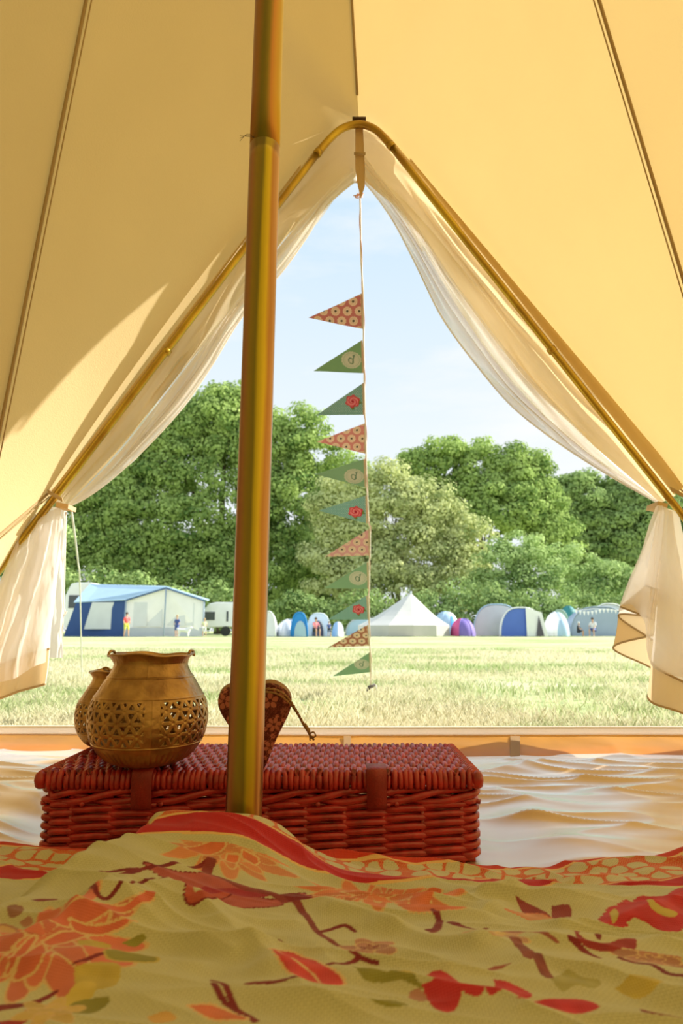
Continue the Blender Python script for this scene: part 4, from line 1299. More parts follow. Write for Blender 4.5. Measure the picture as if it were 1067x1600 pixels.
def pot():
    loc = P(231, 1185, .905); loc[2] = LZ + .001
    loc[0] = P(233, 1110, .895)[0]; loc[1] = .895
    root = empty('brass_pot', loc)
    tag(root, 'larger pierced brass lantern pot, in front, standing on the red hamper lid', 'pot', 'pierced brass pots on the hamper')
    prof = np.array([(.0005, .001), (.028, .001), (.046, .004), (.062, .012), (.0745, .024), (.0805, .033), (.0860, .047), (.0888, .062), (.0890, .074), (.0870, .088),
                     (.0825, .100), (.0765, .110), (.0705, .120), (.0655, .128), (.0600, .136), (.0568, .143), (.0560, .149), (.0585, .155), (.0640, .1615)])
    # resample by arc length, fine in the pierced band
    L = np.concatenate([[0], np.cumsum(np.linalg.norm(np.diff(prof, axis=0), axis=1))])
    sm = interp_path(np.hstack([prof, np.zeros((len(prof), 1))]), 300)[:, :2]
    zz = sm[:, 1]
    NT = 640
    m = len(sm)
    an = np.linspace(0, 2 * math.pi, NT, endpoint=False)
    A, Z = np.meshgrid(an, zz, indexing='ij'); Rr = np.broadcast_to(sm[:, 0][None], A.shape).copy()
    # lattice coordinates: circumference at the belly
    R0 = .087; arc = np.concatenate([[0], np.cumsum(np.linalg.norm(np.diff(sm, axis=0), axis=1))])
    i0 = int(np.argmin(np.abs(zz - .036))); i1 = int(np.argmin(np.abs(zz - .098)))
    nu = 28; a_sp = 2 * math.pi * R0 / nu            # lattice spacing
    U = A * R0; W = (arc - arc[i0])[None, :] + 0 * A
    def flower(U, W, sp):
        h = sp * math.sqrt(3) / 2
        j = np.round(W / h)
        cov = np.zeros_like(U); cov_s = np.zeros_like(U)
        ctr = np.full_like(U, 9.0)
        for dj in (-2, -1, 0, 1, 2):
            jj = j + dj; yo = jj * h; xo = (np.mod(jj, 2)) * sp / 2
            for di in (-1, 0, 1, 2):
                i = np.floor((U - xo) / sp) + di
                dx = U - (i * sp + xo); dy = W - yo
                dd = np.sqrt(dx * dx + dy * dy)
                cov += dd < sp * 1.015
                cov_s += dd < sp * .99
                ctr = np.minimum(ctr, dd)
        return cov, ctr
    cov, ctr = flower(U, W, a_sp)
    seam1 = (np.abs(((A - 5.05 + math.pi) % (2 * math.pi)) - math.pi) < .13)     # plain strip where the sheet is joined
    band = (Z > .037) & (Z < .0975) & (Z > .037)
    petal = (cov >= 4)
    hole = band & (~petal) & (ctr > a_sp * .36) & (~seam1)
    # stamped relief: petals stand proud
    rel = np.where(band & (~seam1), np.where(petal, .0007, -.0002), 0)
    cdist = np.clip(1 - ctr / (a_sp * .14), 0, 1); rel = rel - band * (~seam1) * cdist * .0014
    for zr in (.1295, .1015, .0345):
        rel = rel + .0012 * np.exp(-((Z - zr) / .0009) ** 2)
    rel = rel - .0006 * np.exp(-((Z - .1275) / .0010) ** 2)
    rel = rel + (fbm(A * 9, Z * 160, 3, 3) - .5) * .0012
    flut = np.clip((.030 - Z) / .012, 0, 1) * np.clip((Z - .006) / .006, 0, 1)
    rel = rel + flut * .0007 * np.cos(A * 56)
    rel = rel + .0008 * np.exp(-((((A - 5.05 + math.pi) % (2 * math.pi)) - math.pi) / .012) ** 2) * (Z < .1)
    rel = rel + .0008 * np.exp(-((((A - 4.92 + math.pi) % (2 * math.pi)) - math.pi) / .012) ** 2) * (Z > .127)
    Rr = Rr + rel * (Rr > .02)
    # uneven hand beaten rim
    Zd = Z + (Z > .15) * .0018 * np.sin(A * 3 + .6) + (Z > .15) * .0009 * np.sin(A * 7)
    V = np.stack([Rr * np.cos(A), Rr * np.sin(A), Zd], -1).reshape(-1, 3)
    Fq = grid_faces(NT, m, True)
    hf = hole.reshape(-1)
    k = hf[Fq].sum(1) < 3
    root.scale = (.87, .87, .885)
    o = link_mesh('bowl', V, Fq[k], BRASS, root)
    solid(o, .0012, -1)
    # rolled rim
    rim = np.stack([.0642 * np.cos(an[::8]), .0642 * np.sin(an[::8]), .1618 + .0018 * np.sin(an[::8] * 3 + .6) + .0009 * np.sin(an[::8] * 7)], -1)
    V, Fc = tube_geo(rim, .0014, 8, True); rm = link_mesh('rim', V, Fc, BRASS, root)
    for a in (3.35, .22):
        c = np.array([.0600 * math.cos(a), .0600 * math.sin(a), .161])
        t = np.array([-math.sin(a), math.cos(a), 0]); r_ = np.array([math.cos(a), math.sin(a), 0])
        th = np.linspace(-.4, math.pi + .4, 14)
        V, Fc = tube_geo([c + t * .0075 * math.cos(q) + np.array([0, 0, .006 * math.sin(q)]) + r_ * (.004 * math.cos(q)) for q in th], .0022, 8)
        link_mesh('lug', V, Fc, BRASS, rm)
    return root
pt = pot()
def copy_tree(o, parent=None):
    c = o.copy(); COL.objects.link(c); c.parent = parent
    for ch in [q for q in bpy.data.objects if q.parent == o]:
        copy_tree(ch, c)
    return c
p2 = copy_tree(pt)
p2.scale = (.66, .66, .70)
Y2 = 1.022
p2.location = (P(121, 1120, Y2)[0] + .089 * .66, Y2, LZ + .001)
p2.rotation_euler[2] = 2.2
p2['label'] = 'smaller pierced brass pot half hidden behind the larger one on the hamper'

# ================================================================== HEART
def heart():
    Yt, Yb = .800, .884                     # leans from the lid towards the pole
    def HP(px, py):
        t = (py - 1070) / (1204 - 1070)
        return P(px, py, Yt + (Yb - Yt) * t)
    outl = [(398, 1087), (390, 1077), (378, 1072), (364, 1073), (350, 1079), (342, 1089), (340, 1101), (344, 1115), (353, 1130), (368, 1152), (386, 1176), (402, 1196), (410, 1204),
            (416, 1196), (424, 1176), (434, 1152), (446, 1128), (453, 1112), (455, 1098), (451, 1086), (441, 1076), (428, 1070), (415, 1070), (405, 1076)]
    n = 200
    loop = interp_path([(a, b_, 0) for a, b_ in outl + [outl[0]]], n + 1)[:-1, :2]
    cx, cy = 398.0, 1112.0
    K = 60
    rad = np.linspace(0, 1, K)
    px = cx + (loop[:, 0] - cx)[:, None] * rad[None]; py = cy + (loop[:, 1] - cy)[:, None] * rad[None]
    nrm = np.cross(HP(420, 1100) - HP(380, 1100), HP(400, 1180) - HP(400, 1100)); nrm /= np.linalg.norm(nrm)
    if nrm[1] > 0: nrm = -nrm               # towards the camera
    base = HP(410, 1204)
    root = empty('wooden_heart', base)
    tag(root, 'flat dark pink floral wooden heart leaning behind the tent pole on the hamper', 'heart')
    flat = np.array([HP(a, b_) for a, b_ in zip(px.ravel(), py.ravel())]).reshape(n, K, 3)
    edge = np.clip((rad - .93) / .07, 0, 1) ** 2 * .0025
    V = flat - nrm * edge[None, :, None]
    back = flat[:, ::6, :] - nrm * .010
    # paint
    c = np.ones((n, K, 3)) * np.array([.115, .022, .022])
    sp = hsh(np.floor(px * 1.6), np.floor(py * 1.6), 5) > .82
    c[sp] = (.42, .14, .11)
    def fl(x, y, r, np_, rot, col):
        dx = px - x; dy = (py - y) * 1.02
        d = np.sqrt(dx * dx + dy * dy); a = np.arctan2(dy, dx) + rot
        w_ = np.abs(np.cos(a * np_ / 2)) ** .7
        ins = (d < r * (0.30 + .70 * w_)) & (d > r * .22) & (w_ > .42)
        c[ins] = col
    pk_ = np.array([.62, .24, .19])
    for f_ in ((422, 1095, 13.5, 5, .35), (428, 1132, 12, 6, .2), (422, 1168, 11, 5, .9), (350, 1096, 13, 5, .6), (361, 1126, 8, 5, 0), (385, 1105, 12, 5, 0), (392, 1150, 11, 6, 0)): fl(*f_, pk_)
    for f_ in ((445, 1112, 8, 9, 0),): fl(*f_, pk_ * .62)
    for f_ in ((441, 1084, 5, 6, 0), (447, 1096, 4.5, 6, 0), (433, 1119, 3.5, 6, 0), (426, 1150, 4.5, 6, 0), (414, 1139, 4, 6, 0), (414, 1160, 4, 5, 0), (443, 1125, 4, 5, 0), (430, 1078, 4, 6, 0), (414, 1184, 4, 6, 0), (352, 1080, 3.5, 6, 0)): fl(*f_, pk_ * 1.15)
    Pm = pbr('painted_heart', (.1, .02, .02), .5, attr='col', bump=.1)
    link_mesh('front_face', V.reshape(-1, 3) - base, grid_faces(n, K, True), Pm, root, col=c.reshape(-1, 3))
    b = MB()
    e0 = V[:, -1]; e1 = flat[:, -1] - nrm * .009
    b.add(np.vstack([e0, e1]), [(i, (i + 1) % n, n + (i + 1) % n, n + i) for i in range(n)])
    b.add(e1, [tuple(range(n))])
    b.build('wood_edge', pbr('raw_wood_edge', (.34, .20, .10), .7), root)
    TW = pbr('jute_twine', (.34, .20, .09), .9, var=.3, scale=300, bump=.5, bscale=900)
    def tw(pts, r):
        path = interp_path(pts, 90); s_ = np.linspace(0, 1, 90); bb = MB()
        for k in range(2):
            ph = s_ * 60 + k * math.pi
            bb.tube(path + np.stack([np.cos(ph), 0 * ph, np.sin(ph)], 1) * r * .7, r, 6)
        return bb
    tw([HP(400, 1080) + nrm * .004, HP(406, 1073) + nrm * .006, HP(420, 1070) + nrm * .007, HP(436, 1074) + nrm * .006, HP(450, 1086) + nrm * .004, HP(462, 1106) + nrm * .002, HP(474, 1130), HP(482, 1144)], .0009).build('twine', TW, root)
    tw([HP(402, 1078) + nrm * .006, HP(416, 1074) + nrm * .008, HP(434, 1078) + nrm * .007, HP(452, 1094) + nrm * .004, HP(464, 1114), HP(475, 1134), HP(481, 1142)], .0009).build('twine', TW, root); tq = COL.objects[-1] if False else [q for q in bpy.data.objects if q.name.startswith('twine')][-1]
    kn = MB()
    q = HP(481, 1142)
    th = np.linspace(0, 4 * math.pi, 30)
    kn.tube([HP(476, 1131), HP(481, 1140), HP(484, 1148)], [.0016, .0026, .0016], 8)
    rg = random.Random(2)
    kn.tube(interp_path([HP(484, 1146), HP(490, 1144), HP(493, 1150), HP(487, 1154)], 14), .0010, 6)
    for k in range(9):
        kn.tube([HP(484 + rg.uniform(-1, 1), 1149), HP(484 + rg.uniform(-4, 8), 1156 + rg.uniform(-4, 3))], .0006, 5)
    kn.build('knot', TW, tq)
heart()

# ================================================================== BUNTING
def bunting():
    knots = [(562, 292, 1.74), (563, 330, 1.78), (564, 400, 1.83), (567, 458, 1.90), (568, 514, 1.96), (568, 531, 1.98), (569, 583, 2.05), (569, 598, 2.07), (570, 648, 2.13), (571, 661, 2.15), (572, 709, 2.22), (572, 717, 2.24),
             (573, 762, 2.31), (574, 774, 2.33), (576, 818, 2.42), (578, 826, 2.44), (578, 868, 2.53), (577, 878, 2.56), (577, 920, 2.66), (576, 930, 2.69), (577, 968, 2.80), (577, 976, 2.82), (578, 1009, 2.93),
             (579, 1019, 2.97), (580, 1050, 3.10), (578, 1072, 3.22)]
    end = P(578, 1076, 3.25)
    root = empty('bunting', (end[0], end[1], 0))
    tag(root, 'string of eleven pink, green and rose pennants hanging down in the doorway', 'bunting')
    cord = interp_path([P(*k) for k in knots], 220)
    CORD = pbr('cream_cord', (.84, .76, .68), .8, var=.1, scale=30)
    s_ = np.linspace(0, 1, 220)
    b = MB(); b.tube(cord, .0028, 7); b.build('cord', CORD, root)
    tw = np.stack([np.cos(s_ * 70), np.sin(s_ * 70), 0 * s_], 1) * .0045
    b = MB(); b.tube(cord + tw * .7, .0014, 5); b.build('twisted_thread', pbr('pink_thread', (.75, .45, .38), .8), root)
    kn = P(561, 305, 1.745)
    b = MB(); rg = random.Random(4)
    for k in range(6):
        b.tube(interp_path([kn, kn + np.array([rg.uniform(-.02, .02), 0, rg.uniform(-.01, .01)]), kn + np.array([rg.uniform(-.008, .008), -.01, rg.uniform(-.02, .0)])], 8), .0016, 5)
    b.build('bow_knot', pbr('peach_ribbon', (.80, .45, .36), .7), root)
    FM = cloth('bunting_cotton', (1, 1, 1), (1, 1, 1), .30, attr='col')
    flags = [((566, 458, 1.90), (567, 514, 1.96), (482, 497), 'p'), ((566, 531, 1.98), (568, 583, 2.05), (490, 580), 'g'), ((568, 598, 2.07), (569, 648, 2.13), (494, 649), 'r'),
             ((571, 661, 2.15), (571, 709, 2.22), (495, 690), 'p'), ((570, 717, 2.24), (572, 762, 2.31), (493, 741), 'g'), ((573, 774, 2.33), (574, 818, 2.42), (498, 798), 'r'),
             ((577, 826, 2.44), (578, 868, 2.53), (507, 870), 'p'), ((575, 878, 2.56), (576, 920, 2.66), (506, 919), 'g'), ((574, 930, 2.69), (576, 968, 2.80), (512, 968), 'r'),
             ((575, 976, 2.82), (577, 1009, 2.93), (512, 1012), 'p'), ((578, 1019, 2.97), (579, 1050, 3.10), (520, 1057), 'g')]
    for i, (a, c, t, kind) in enumerate(flags):
        A = P(*a); C = P(*c); T = P(t[0], t[1], (a[2] + c[2]) / 2 + (.02 if i % 2 else -.015))
        n = 90
        u = np.linspace(0, 1, n); v = np.linspace(0, 1, n)
        U, Vv = np.meshgrid(u, v, indexing='ij')      # U from hoist to tip, V down the hoist
        H = A[None, None] * (1 - Vv[..., None]) + C[None, None] * Vv[..., None]
        Q = H * (1 - U[..., None]) + T[None, None] * U[..., None]
        Q = Q + (np.sin(U * 5 + i) * .004 * U)[..., None] * np.array([0, 1, .2])
        L = 1.55                                       # length : hoist
        xx = U * L; yy = (Vv - .5) * (1 - U) + (t[1] - (a[1] + c[1]) / 2) / (c[1] - a[1]) * U
        col = np.zeros((n, n, 3))
        if kind == 'p':
            pinks = {0: (.60, .25, .25), 3: (.68, .33, .32), 6: (.72, .41, .43), 9: (.48, .22, .17)}
            col[:] = pinks[i]
            sp = .34
            j = np.round(yy / (sp * .8))
            xo = np.mod(j, 2) * sp / 2
            ii = np.round((xx - .10 - xo) / sp)
            dx = xx - .10 - xo - ii * sp; dy = yy - j * sp * .8
            d = np.sqrt(dx * dx + dy * dy) * (1 + .05 * np.cos(np.arctan2(dy, dx) * 12))
            col[d < .125] = (.80, .66, .52); col[d < .085] = (.66, .40, .30); col[d < .075] = (.80, .66, .54)
            dd = np.abs(dx) + np.abs(dy)
            col[(d < .035)] = (.15, .12, .10)
        elif kind == 'g':
            col[:] = (.27, .44, .27) if i < 2 else (.30, .47, .32)
            cx, cy = .36, .10
            dx = xx - cx; dy = yy - cy; an = np.arctan2(dy, dx); d = np.sqrt((dx * .95) ** 2 + (dy * 1.15) ** 2)
            sc_ = d * (1 + .035 * np.cos(an * 20))
            col[sc_ < .29] = (.62, .60, .50); col[(sc_ < .245) & (sc_ > .225)] = (.42, .50, .38); col[(sc_ < .19) & (sc_ > .18)] = (.48, .53, .42)
            # the little script letter d: bowl and slanted stem
            g1 = (.20, .30, .22)
            bx = dx - .015; by = dy - .025; dl = np.hypot(bx * 1.05 + by * .25, by * .85)
            col[(dl < .088) & (dl > .058)] = g1
            st = np.abs(dx + .050 - dy * .25)
            col[(st < .017) & (dy > -.16) & (dy < .09)] = g1
            col[(np.abs(dx + .072) < .035) & (np.abs(dy + .125) < .016)] = g1
        else:
            col[:] = (.22, .42, .40)
            j = np.round(yy / .045); xo = np.mod(j, 2) * .03; ii = np.round((xx - xo) / .06)
            dd = np.hypot(xx - xo - ii * .06, yy - j * .045)
            col[dd < .012] = (.62, .74, .68)
            cx, cy = .37, .08
            dx = xx - cx; dy = yy - cy; an = np.arctan2(dy, dx); d = np.hypot(dx * .85, dy)
            lf = (np.hypot((dx + .19) * .8 + (dy - .02) * .5, (dy - .04) * 1.9) < .075) | (np.hypot((dx - .0), (dy - .21) * .8) < .05) | (np.hypot(dx + .2, dy * 2.2 + .04) < .07)
            col[lf] = (.20, .26, .08)
            ro = d * (1 + .10 * np.cos(an * 6 + 1))
            col[ro < .19] = (.62, .08, .11); col[ro < .155] = (.76, .30, .33)
            sw = np.sin(d * 80 + an * 2) > .35
            col[(ro < .15) & sw] = (.64, .08, .12); col[ro < .035] = (.42, .03, .06)
        hem = (xx < .035)
        col[hem] = (.66, .52, .38)
        fl = link_mesh('pennant', Q.reshape(-1, 3), grid_faces(n, n), FM, None, col=col.reshape(-1, 3))
        fl.parent = root; fl.location = -Vector(root.location)
        solid(fl, .0008)
        fl['label'] = {'p': 'dusky pink pennant with cream circles', 'g': 'sage green pennant with a lace doily and small letter', 'r': 'dotted teal pennant with a red rose'}[kind]
    # peg at the bottom
    pg = empty('tent_peg', (P(588, 1100, 3.2)[0], 3.2, 0))
    tag(pg, 'thin metal peg in the grass holding the lower end of the bunting', 'tent peg')
    STEEL = pbr('peg_steel', (.6, .6, .58), .35, .9)
    b = MB(); b.tube([(P(587, 1100, 3.2)[0], 3.2, -.06), P(588, 1072, 3.2), P(584, 1068, 3.2), P(580, 1074, 3.2)], .003, 7); b.build('shaft', STEEL, pg)
    b = MB(); b.tube([P(572, 1080, 3.2), P(577, 1074, 3.2), P(587, 1070, 3.2)], [.004, .010, .004], 8); b.build('loop', pbr('dark_loop', (.12, .10, .08), .8), pg)
bunting()

# ================================================================== DUVET
def smooth(x): x = np.clip(x, 0, 1); return x * x * (3 - 2 * x)
EDGE = .812
_e = [P(px_, py_, .775) for px_, py_ in ((-60, 1328), (0, 1325), (150, 1337), (300, 1330), (400, 1330), (480, 1338), (560, 1350), (700, 1358), (800, 1370), (860, 1368), (930, 1358), (985, 1350), (1067, 1337), (1140, 1332))]
ZEX = [q[0] for q in _e]; ZEZ = [q[2] for q in _e]
def _on_plane(px_, py_, z=.062):
    v = (800 - py_) / F; dy = cs - v * sn; dz = sn + v * cs; t = (z - CH) / dz
    return ((px_ - 533.5) / F * t, dy * t)
FOLDS = []
for pts_, hh_, sg_ in (([(260, 1447), (327, 1476), (371, 1516), (422, 1570)], .0065, .010), ([(314, 1462), (395, 1480), (460, 1482)], .0035, .007), ([(476, 1442), (563, 1469), (618, 1489)], .0045, .009),
                       ([(520, 1461), (585, 1477), (664, 1514), (740, 1534)], .0055, .010), ([(560, 1448), (677, 1456), (760, 1466)], .0045, .010), ([(640, 1428), (700, 1420), (756, 1409), (800, 1406)], .0055, .010),
                       ([(738, 1451), (782, 1425)], .004, .008), ([(760, 1409), (817, 1405), (880, 1417), (1004, 1414)], .005, .010), ([(880, 1480), (961, 1461), (1019, 1444), (1080, 1415)], .007, .013),
                       ([(760, 1530), (880, 1518), (1067, 1500)], .005, .012), ([(162, 1469), (216, 1496), (304, 1523), (360, 1550)], .007, .011), ([(-20, 1570), (50, 1545), (110, 1510), (162, 1472)], .008, .012),
                       ([(60, 1590), (160, 1560), (300, 1575)], .006, .014), ([(420, 1590), (560, 1570), (700, 1590)], .004, .013), ([(0, 1425), (60, 1432), (110, 1425)], .004, .008), ([(300, 1360), (400, 1372), (520, 1400)], .004, .010)):
    q_ = interp_path([(*_on_plane(*p_), 0) for p_ in pts_], 8)[:, :2]
    FOLDS.append(([tuple(k_) for k_ in q_], hh_, sg_))
def duvet_h(X, Y, soft=False):
    X = np.asarray(X, float); Y = np.asarray(Y, float)
    z0 = np.interp(Y, [-1, .2, .42, .52, .60, .68], [.088, .088, .078, .067, .057, .050])
    ze = np.interp(X, ZEX, ZEZ)
    k = smooth((Y - .62) / .13)
    z = z0 * (1 - k) + ze * k
    z = z * (1 - smooth((Y - .780) / (EDGE - .780))) + .003
    # hump: a crest running from beside the pole towards the near left corner
    t = np.clip((.69 - Y) / .20, -1, 1.6)
    cx = -.185 - .070 * np.maximum(t, 0)
    d = X - cx
    sl = .026 + .010 * np.clip(t, 0, 1); sr = .125
    w_ = np.where(d < 0, np.exp(-(d / sl) ** 2), np.exp(-(d / sr) ** 2))
    far = np.where(Y > .70, np.exp(-((Y - .70) / .036) ** 2), 1.0)
    near = np.interp(Y, [.34, .46, .54, .60, .655, .70], [.08, .30, .52, .78, .98, 1.0])
    z = z + .047 * w_ * far * near
    z = z + .022 * np.exp(-((X + .09) / .06) ** 2 - ((Y - .70) / .045) ** 2)
    # second swell bottom left
    z = z + .012 * np.exp(-((X + .17 + (.5 - Y) * .5) / .030) ** 2 - ((Y - .50) / .05) ** 2)
    if soft:
        return z
    # diagonal folds running down to the right
    amp = smooth((EDGE - Y) / .05)
    q = (Y + X * .42)
    f1 = 1 - np.abs(2 * fbm(q * 13 + fbm(X * 5, Y * 5, 3) * 1.6, X * 3.0, 101, 2) - 1)
    q2 = (Y + X * .20)
    f2 = 1 - np.abs(2 * fbm(q2 * 34 + 3, X * 6, 105, 2) - 1)
    z = z + amp * (.012 * (f1 ** 3 - .3) + .0065 * (f2 ** 2 - .3)) * np.clip((Y - .30) / .1, 0, 1)
    for (L_, hh, sg) in FOLDS:
        dd = np.full(np.shape(X), 9.0)
        for (a0, b0), (a1, b1) in zip(L_[:-1], L_[1:]):
            l2 = (a1 - a0) ** 2 + (b1 - b0) ** 2
            tt = np.clip(((X - a0) * (a1 - a0) + (Y - b0) * (b1 - b0)) / l2, 0, 1)
            dd = np.minimum(dd, np.hypot(X - a0 - tt * (a1 - a0), Y - b0 - tt * (b1 - b0)))
        z = z + amp * hh * np.exp(-(dd / sg) ** 1.5)
    z = z + amp * .0014 * (fbm(X * 60, Y * 60, 111, 2) - .5)
    dp = np.hypot(X + .1115, Y - .74)
    z = np.where(dp < .05, z * smooth((dp - .021) / .022), z)
    return np.maximum(z, .003)

def hit(px, py):
    """where the sight line through (px,py) meets the duvet"""
    px = np.atleast_1d(np.asarray(px, float)); py = np.atleast_1d(np.asarray(py, float))
    u = (px - 533.5) / F; v = (800 - py) / F
    dy = cs - v * sn; dz = sn + v * cs
    Ys = np.linspace(.26, EDGE, 800)
    t = Ys[None] / dy[:, None]
    Xr = u[:, None] * t; Zr = CH + dz[:, None] * t
    H = duvet_h(Xr, np.broadcast_to(Ys[None], Xr.shape), True)
    below = Zr < H
    k = np.where(below.any(1), below.argmax(1), len(Ys) - 1)
    i = np.arange(len(px)); k0 = np.maximum(k - 1, 0)
    d1 = (H - Zr)[i, k]; d0 = (H - Zr)[i, k0]
    f = np.clip(np.where(d1 > d0, -d0 / np.maximum(d1 - d0, 1e-9), 1), 0, 1)
    Yh = Ys[k0] + (Ys[k] - Ys[k0]) * f
    return u * Yh / dy, Yh

def duvet():
    xs = np.concatenate([np.linspace(-.95, -.47, 40)[:-1], np.arange(-.47, .52, .00095), np.linspace(.52, .95, 36)])
    ys = np.concatenate([np.linspace(-.9, .31, 70)[:-1], np.arange(.31, EDGE, .00080), [EDGE]])
    X, Y = np.meshgrid(xs, ys, indexing='ij')
    Z = duvet_h(X, Y)
    edge = np.clip((.93 - np.abs(X)) / .06, 0, 1) ** .5
    Z = Z * edge + .004 * (1 - edge)
    # ---- printed pattern in cloth coordinates
    n_c = fbm(X * 30, Y * 30, 200, 3)[..., None]
    base = np.array([.51, .505, .30]) * (0.94 + .12 * n_c)
    thr = ((np.floor(X / .0019) + np.floor(Y / .0019)) % 2)[..., None]
    base = base * (.95 + .10 * thr)
    c = base.copy()
    xf = X.ravel(); yf = Y.ravel(); cf = c.reshape(-1, 3)
    CRIM = np.array([.46, .020, .030]); MAR = np.array([.20, .018, .020]); ORG = np.array([.62, .17, .075]); LINE = np.array([.66, .47, .24])
    OLV = np.array([.26, .25, .045]); MUST = np.array([.50, .40, .09]); DUST = np.array([.42, .21, .15])
    wob = (fbm(X * 9, Y * 3, 301, 2) - .5) * .012
    vy = (Y + wob)
    def setc(mask, col): c[mask] = col
    gold = np.array([.72, .48, .20])
    # border bands
    m = vy > .690
    setc(m, base[m] * np.array([1.05, 1.0, 1.0]))
    reg = (vy > .690) & (vy < .772)
    # pebbles: cells of a jittered lattice
    ss = .022
    gx = X / ss; gy = (vy - .690) / (ss * .95)
    jx = np.floor(gx); jy = np.floor(gy)
    best = np.full(X.shape, 9.0); sec = np.full(X.shape, 9.0)
    for a in (-1, 0, 1):
        for b_ in (-1, 0, 1):
            ci = jx + a; cj = jy + b_
            pxx = ci + .2 + .6 * hsh(ci, cj, 7); pyy = cj + .2 + .6 * hsh(ci, cj, 8)
            d = np.hypot((gx - pxx), (gy - pyy) * 1.1)
            sec = np.minimum(sec, np.maximum(best, d)); best = np.minimum(best, d)
    peb = (sec - best > .16) & (best < .50)
    dots = ((np.floor(X / .0014) + np.floor(Y / .0020)) % 2) > 0
    setc(reg & ~peb & dots, np.array([.58, .075, .030])); setc(reg & ~peb & ~dots, np.array([.60, .22, .08]))
    top = vy >= .772
    setc(top, np.array([.55, .045, .018]))
    setc((vy > .770) & (vy < .7735), gold)
    dx = (X / .026) % 1 - .5; dyy = (vy - .792) / .012
    dm = (np.abs(dx) * 2.6 + np.abs(dyy) < .52) & ~(np.abs(dx) * 2.6 + np.abs(dyy) < .26)
    setc(top & dm, gold)
    cr_ = (vy > .659) & (vy < .690)
    setc(cr_, CRIM)
    setc((vy > .6875) & (vy < .690), gold); setc((vy > .6565) & (vy < .659), gold)
    field = (vy <= .650) & (X > -.5) & (X < .55) & (Y > .29)

    def poly(pts, col, outline=None, jitter=0.0, ow=.0012):
        a = np.array(pts, float)
        L = interp_path([(p[0], p[1], 0) for p in list(pts) + [pts[0]]], max(24, len(pts) * 5))[:, :2]
        hx, hy = hit(L[:, 0], L[:, 1])
        return polyf(hx, hy, col, outline, ow)
    def inside(hx, hy, qx, qy):
        r = np.zeros(len(qx), bool); n = len(hx)
        for i in range(n):
            j = (i + 1) % n
            if hy[i] == hy[j]: continue
            cnd = ((hy[i] > qy) != (hy[j] > qy))
            xi = (hx[j] - hx[i]) * (qy - hy[i]) / (hy[j] - hy[i]) + hx[i]
            r ^= cnd & (qx < xi)
        return r
    def bbox(x0, x1, y0, y1):
        i0, i1 = np.searchsorted(xs, [x0, x1]); j0, j1 = np.searchsorted(ys, [y0, y1])
        return slice(max(i0 - 1, 0), i1 + 1), slice(max(j0 - 1, 0), j1 + 1)
    def polyf(hx, hy, col, outline=None, ow=.0012):
        si, sj = bbox(hx.min() - .004, hx.max() + .004, hy.min() - .004, hy.max() + .004)
        qx = X[si, sj]; qy = Y[si, sj]
        if qx.size == 0: return
        r = inside(hx, hy, qx.ravel(), qy.ravel()).reshape(qx.shape)
        sub = c[si, sj]; fm = field[si, sj]
        tone = (.86 + .28 * fbm(qx * 120, qy * 120, 11, 2))[..., None]
        if outline is not None:
            cxm, cym = hx.mean(), hy.mean()
            dd = np.full(qx.shape, 9.0)
            for i in range(len(hx)):
                dd = np.minimum(dd, np.hypot(qx - hx[i], qy - hy[i]))
            mk = (dd < ow * 1.6) & fm; sub[mk] = outline
        m_ = r & fm
        sub[m_] = (np.array(col) * tone)[m_]
        c[si, sj] = sub
    def stroke(pts, w0, w1, col):
        L = interp_path([(p[0], p[1], 0) for p in pts], len(pts) * 16)[:, :2]
        hx, hy = hit(L[:, 0], L[:, 1])
        ww = np.linspace(w0, w1, len(hx))
        si, sj = bbox(hx.min() - .01, hx.max() + .01, hy.min() - .01, hy.max() + .01)
        qx = X[si, sj]; qy = Y[si, sj]
        dd = np.full(qx.shape, 9.0)
        for i in range(len(hx) - 1):
            ax, ay, bx, by = hx[i], hy[i], hx[i + 1], hy[i + 1]
            l2 = (bx - ax) ** 2 + (by - ay) ** 2
            if l2 > .03 ** 2 or l2 == 0: continue
            t = np.clip(((qx - ax) * (bx - ax) + (qy - ay) * (by - ay)) / l2, 0, 1)
            dd = np.minimum(dd, np.hypot(qx - ax - t * (bx - ax), qy - ay - t * (by - ay)) / ww[i])
        sub = c[si, sj]; m_ = (dd < 1) & field[si, sj]
        tone = (.8 + .4 * fbm(qx * 150, qy * 150, 12, 2))[..., None]
        sub[m_] = (np.array(col) * tone)[m_]; c[si, sj] = sub
    def petals(px, py, rx, ry, n, rot, col, rings=2, frac=1.0, sx=1.0):
        """round flower of many outlined petals lying in the cloth"""
        hx, hy = hit(px, py); hx = hx[0]; hy = hy[0]
        si, sj = bbox(hx - rx * 1.1, hx + rx * 1.1, hy - ry * 1.1, hy + ry * 1.1)
        qx = (X[si, sj] - hx) / rx; qy = (Y[si, sj] - hy) / ry
        d = np.hypot(qx, qy); a = np.arctan2(qy, qx) + rot
        sub = c[si, sj]; fm = field[si, sj]
        for (R, k, off) in ((1.0, n, 0), (.66, n - 2, .5), (.36, max(5, n - 5), .2)):
            ph = (a / (2 * math.pi) * k + off) % 1.0 - .5
            rl = R * (.80 + .20 * np.cos(ph * 2 * math.pi)) * (.85 + .15 * vn(np.floor(a / (2 * math.pi) * k + off), 0 * a, 5))
            ins = (d < rl) & fm
            lin = ins & ((np.abs(ph) > .455 - .0 * d) | (d > rl - .045))
            tone = (.8 + .4 * vn(np.floor(a / (2 * math.pi) * k + off) * 3.3, 0 * a + R * 9, 6))[..., None]
            tone = tone * (.93 + .14 * fbm(qx * 9, qy * 9, 4, 2)[..., None])
            sub[ins] = (np.array(col) * tone)[ins]; sub[lin] = LINE * .95
        c[si, sj] = sub

    # flowers and petals
    ORG2 = np.array([.60, .21, .11])
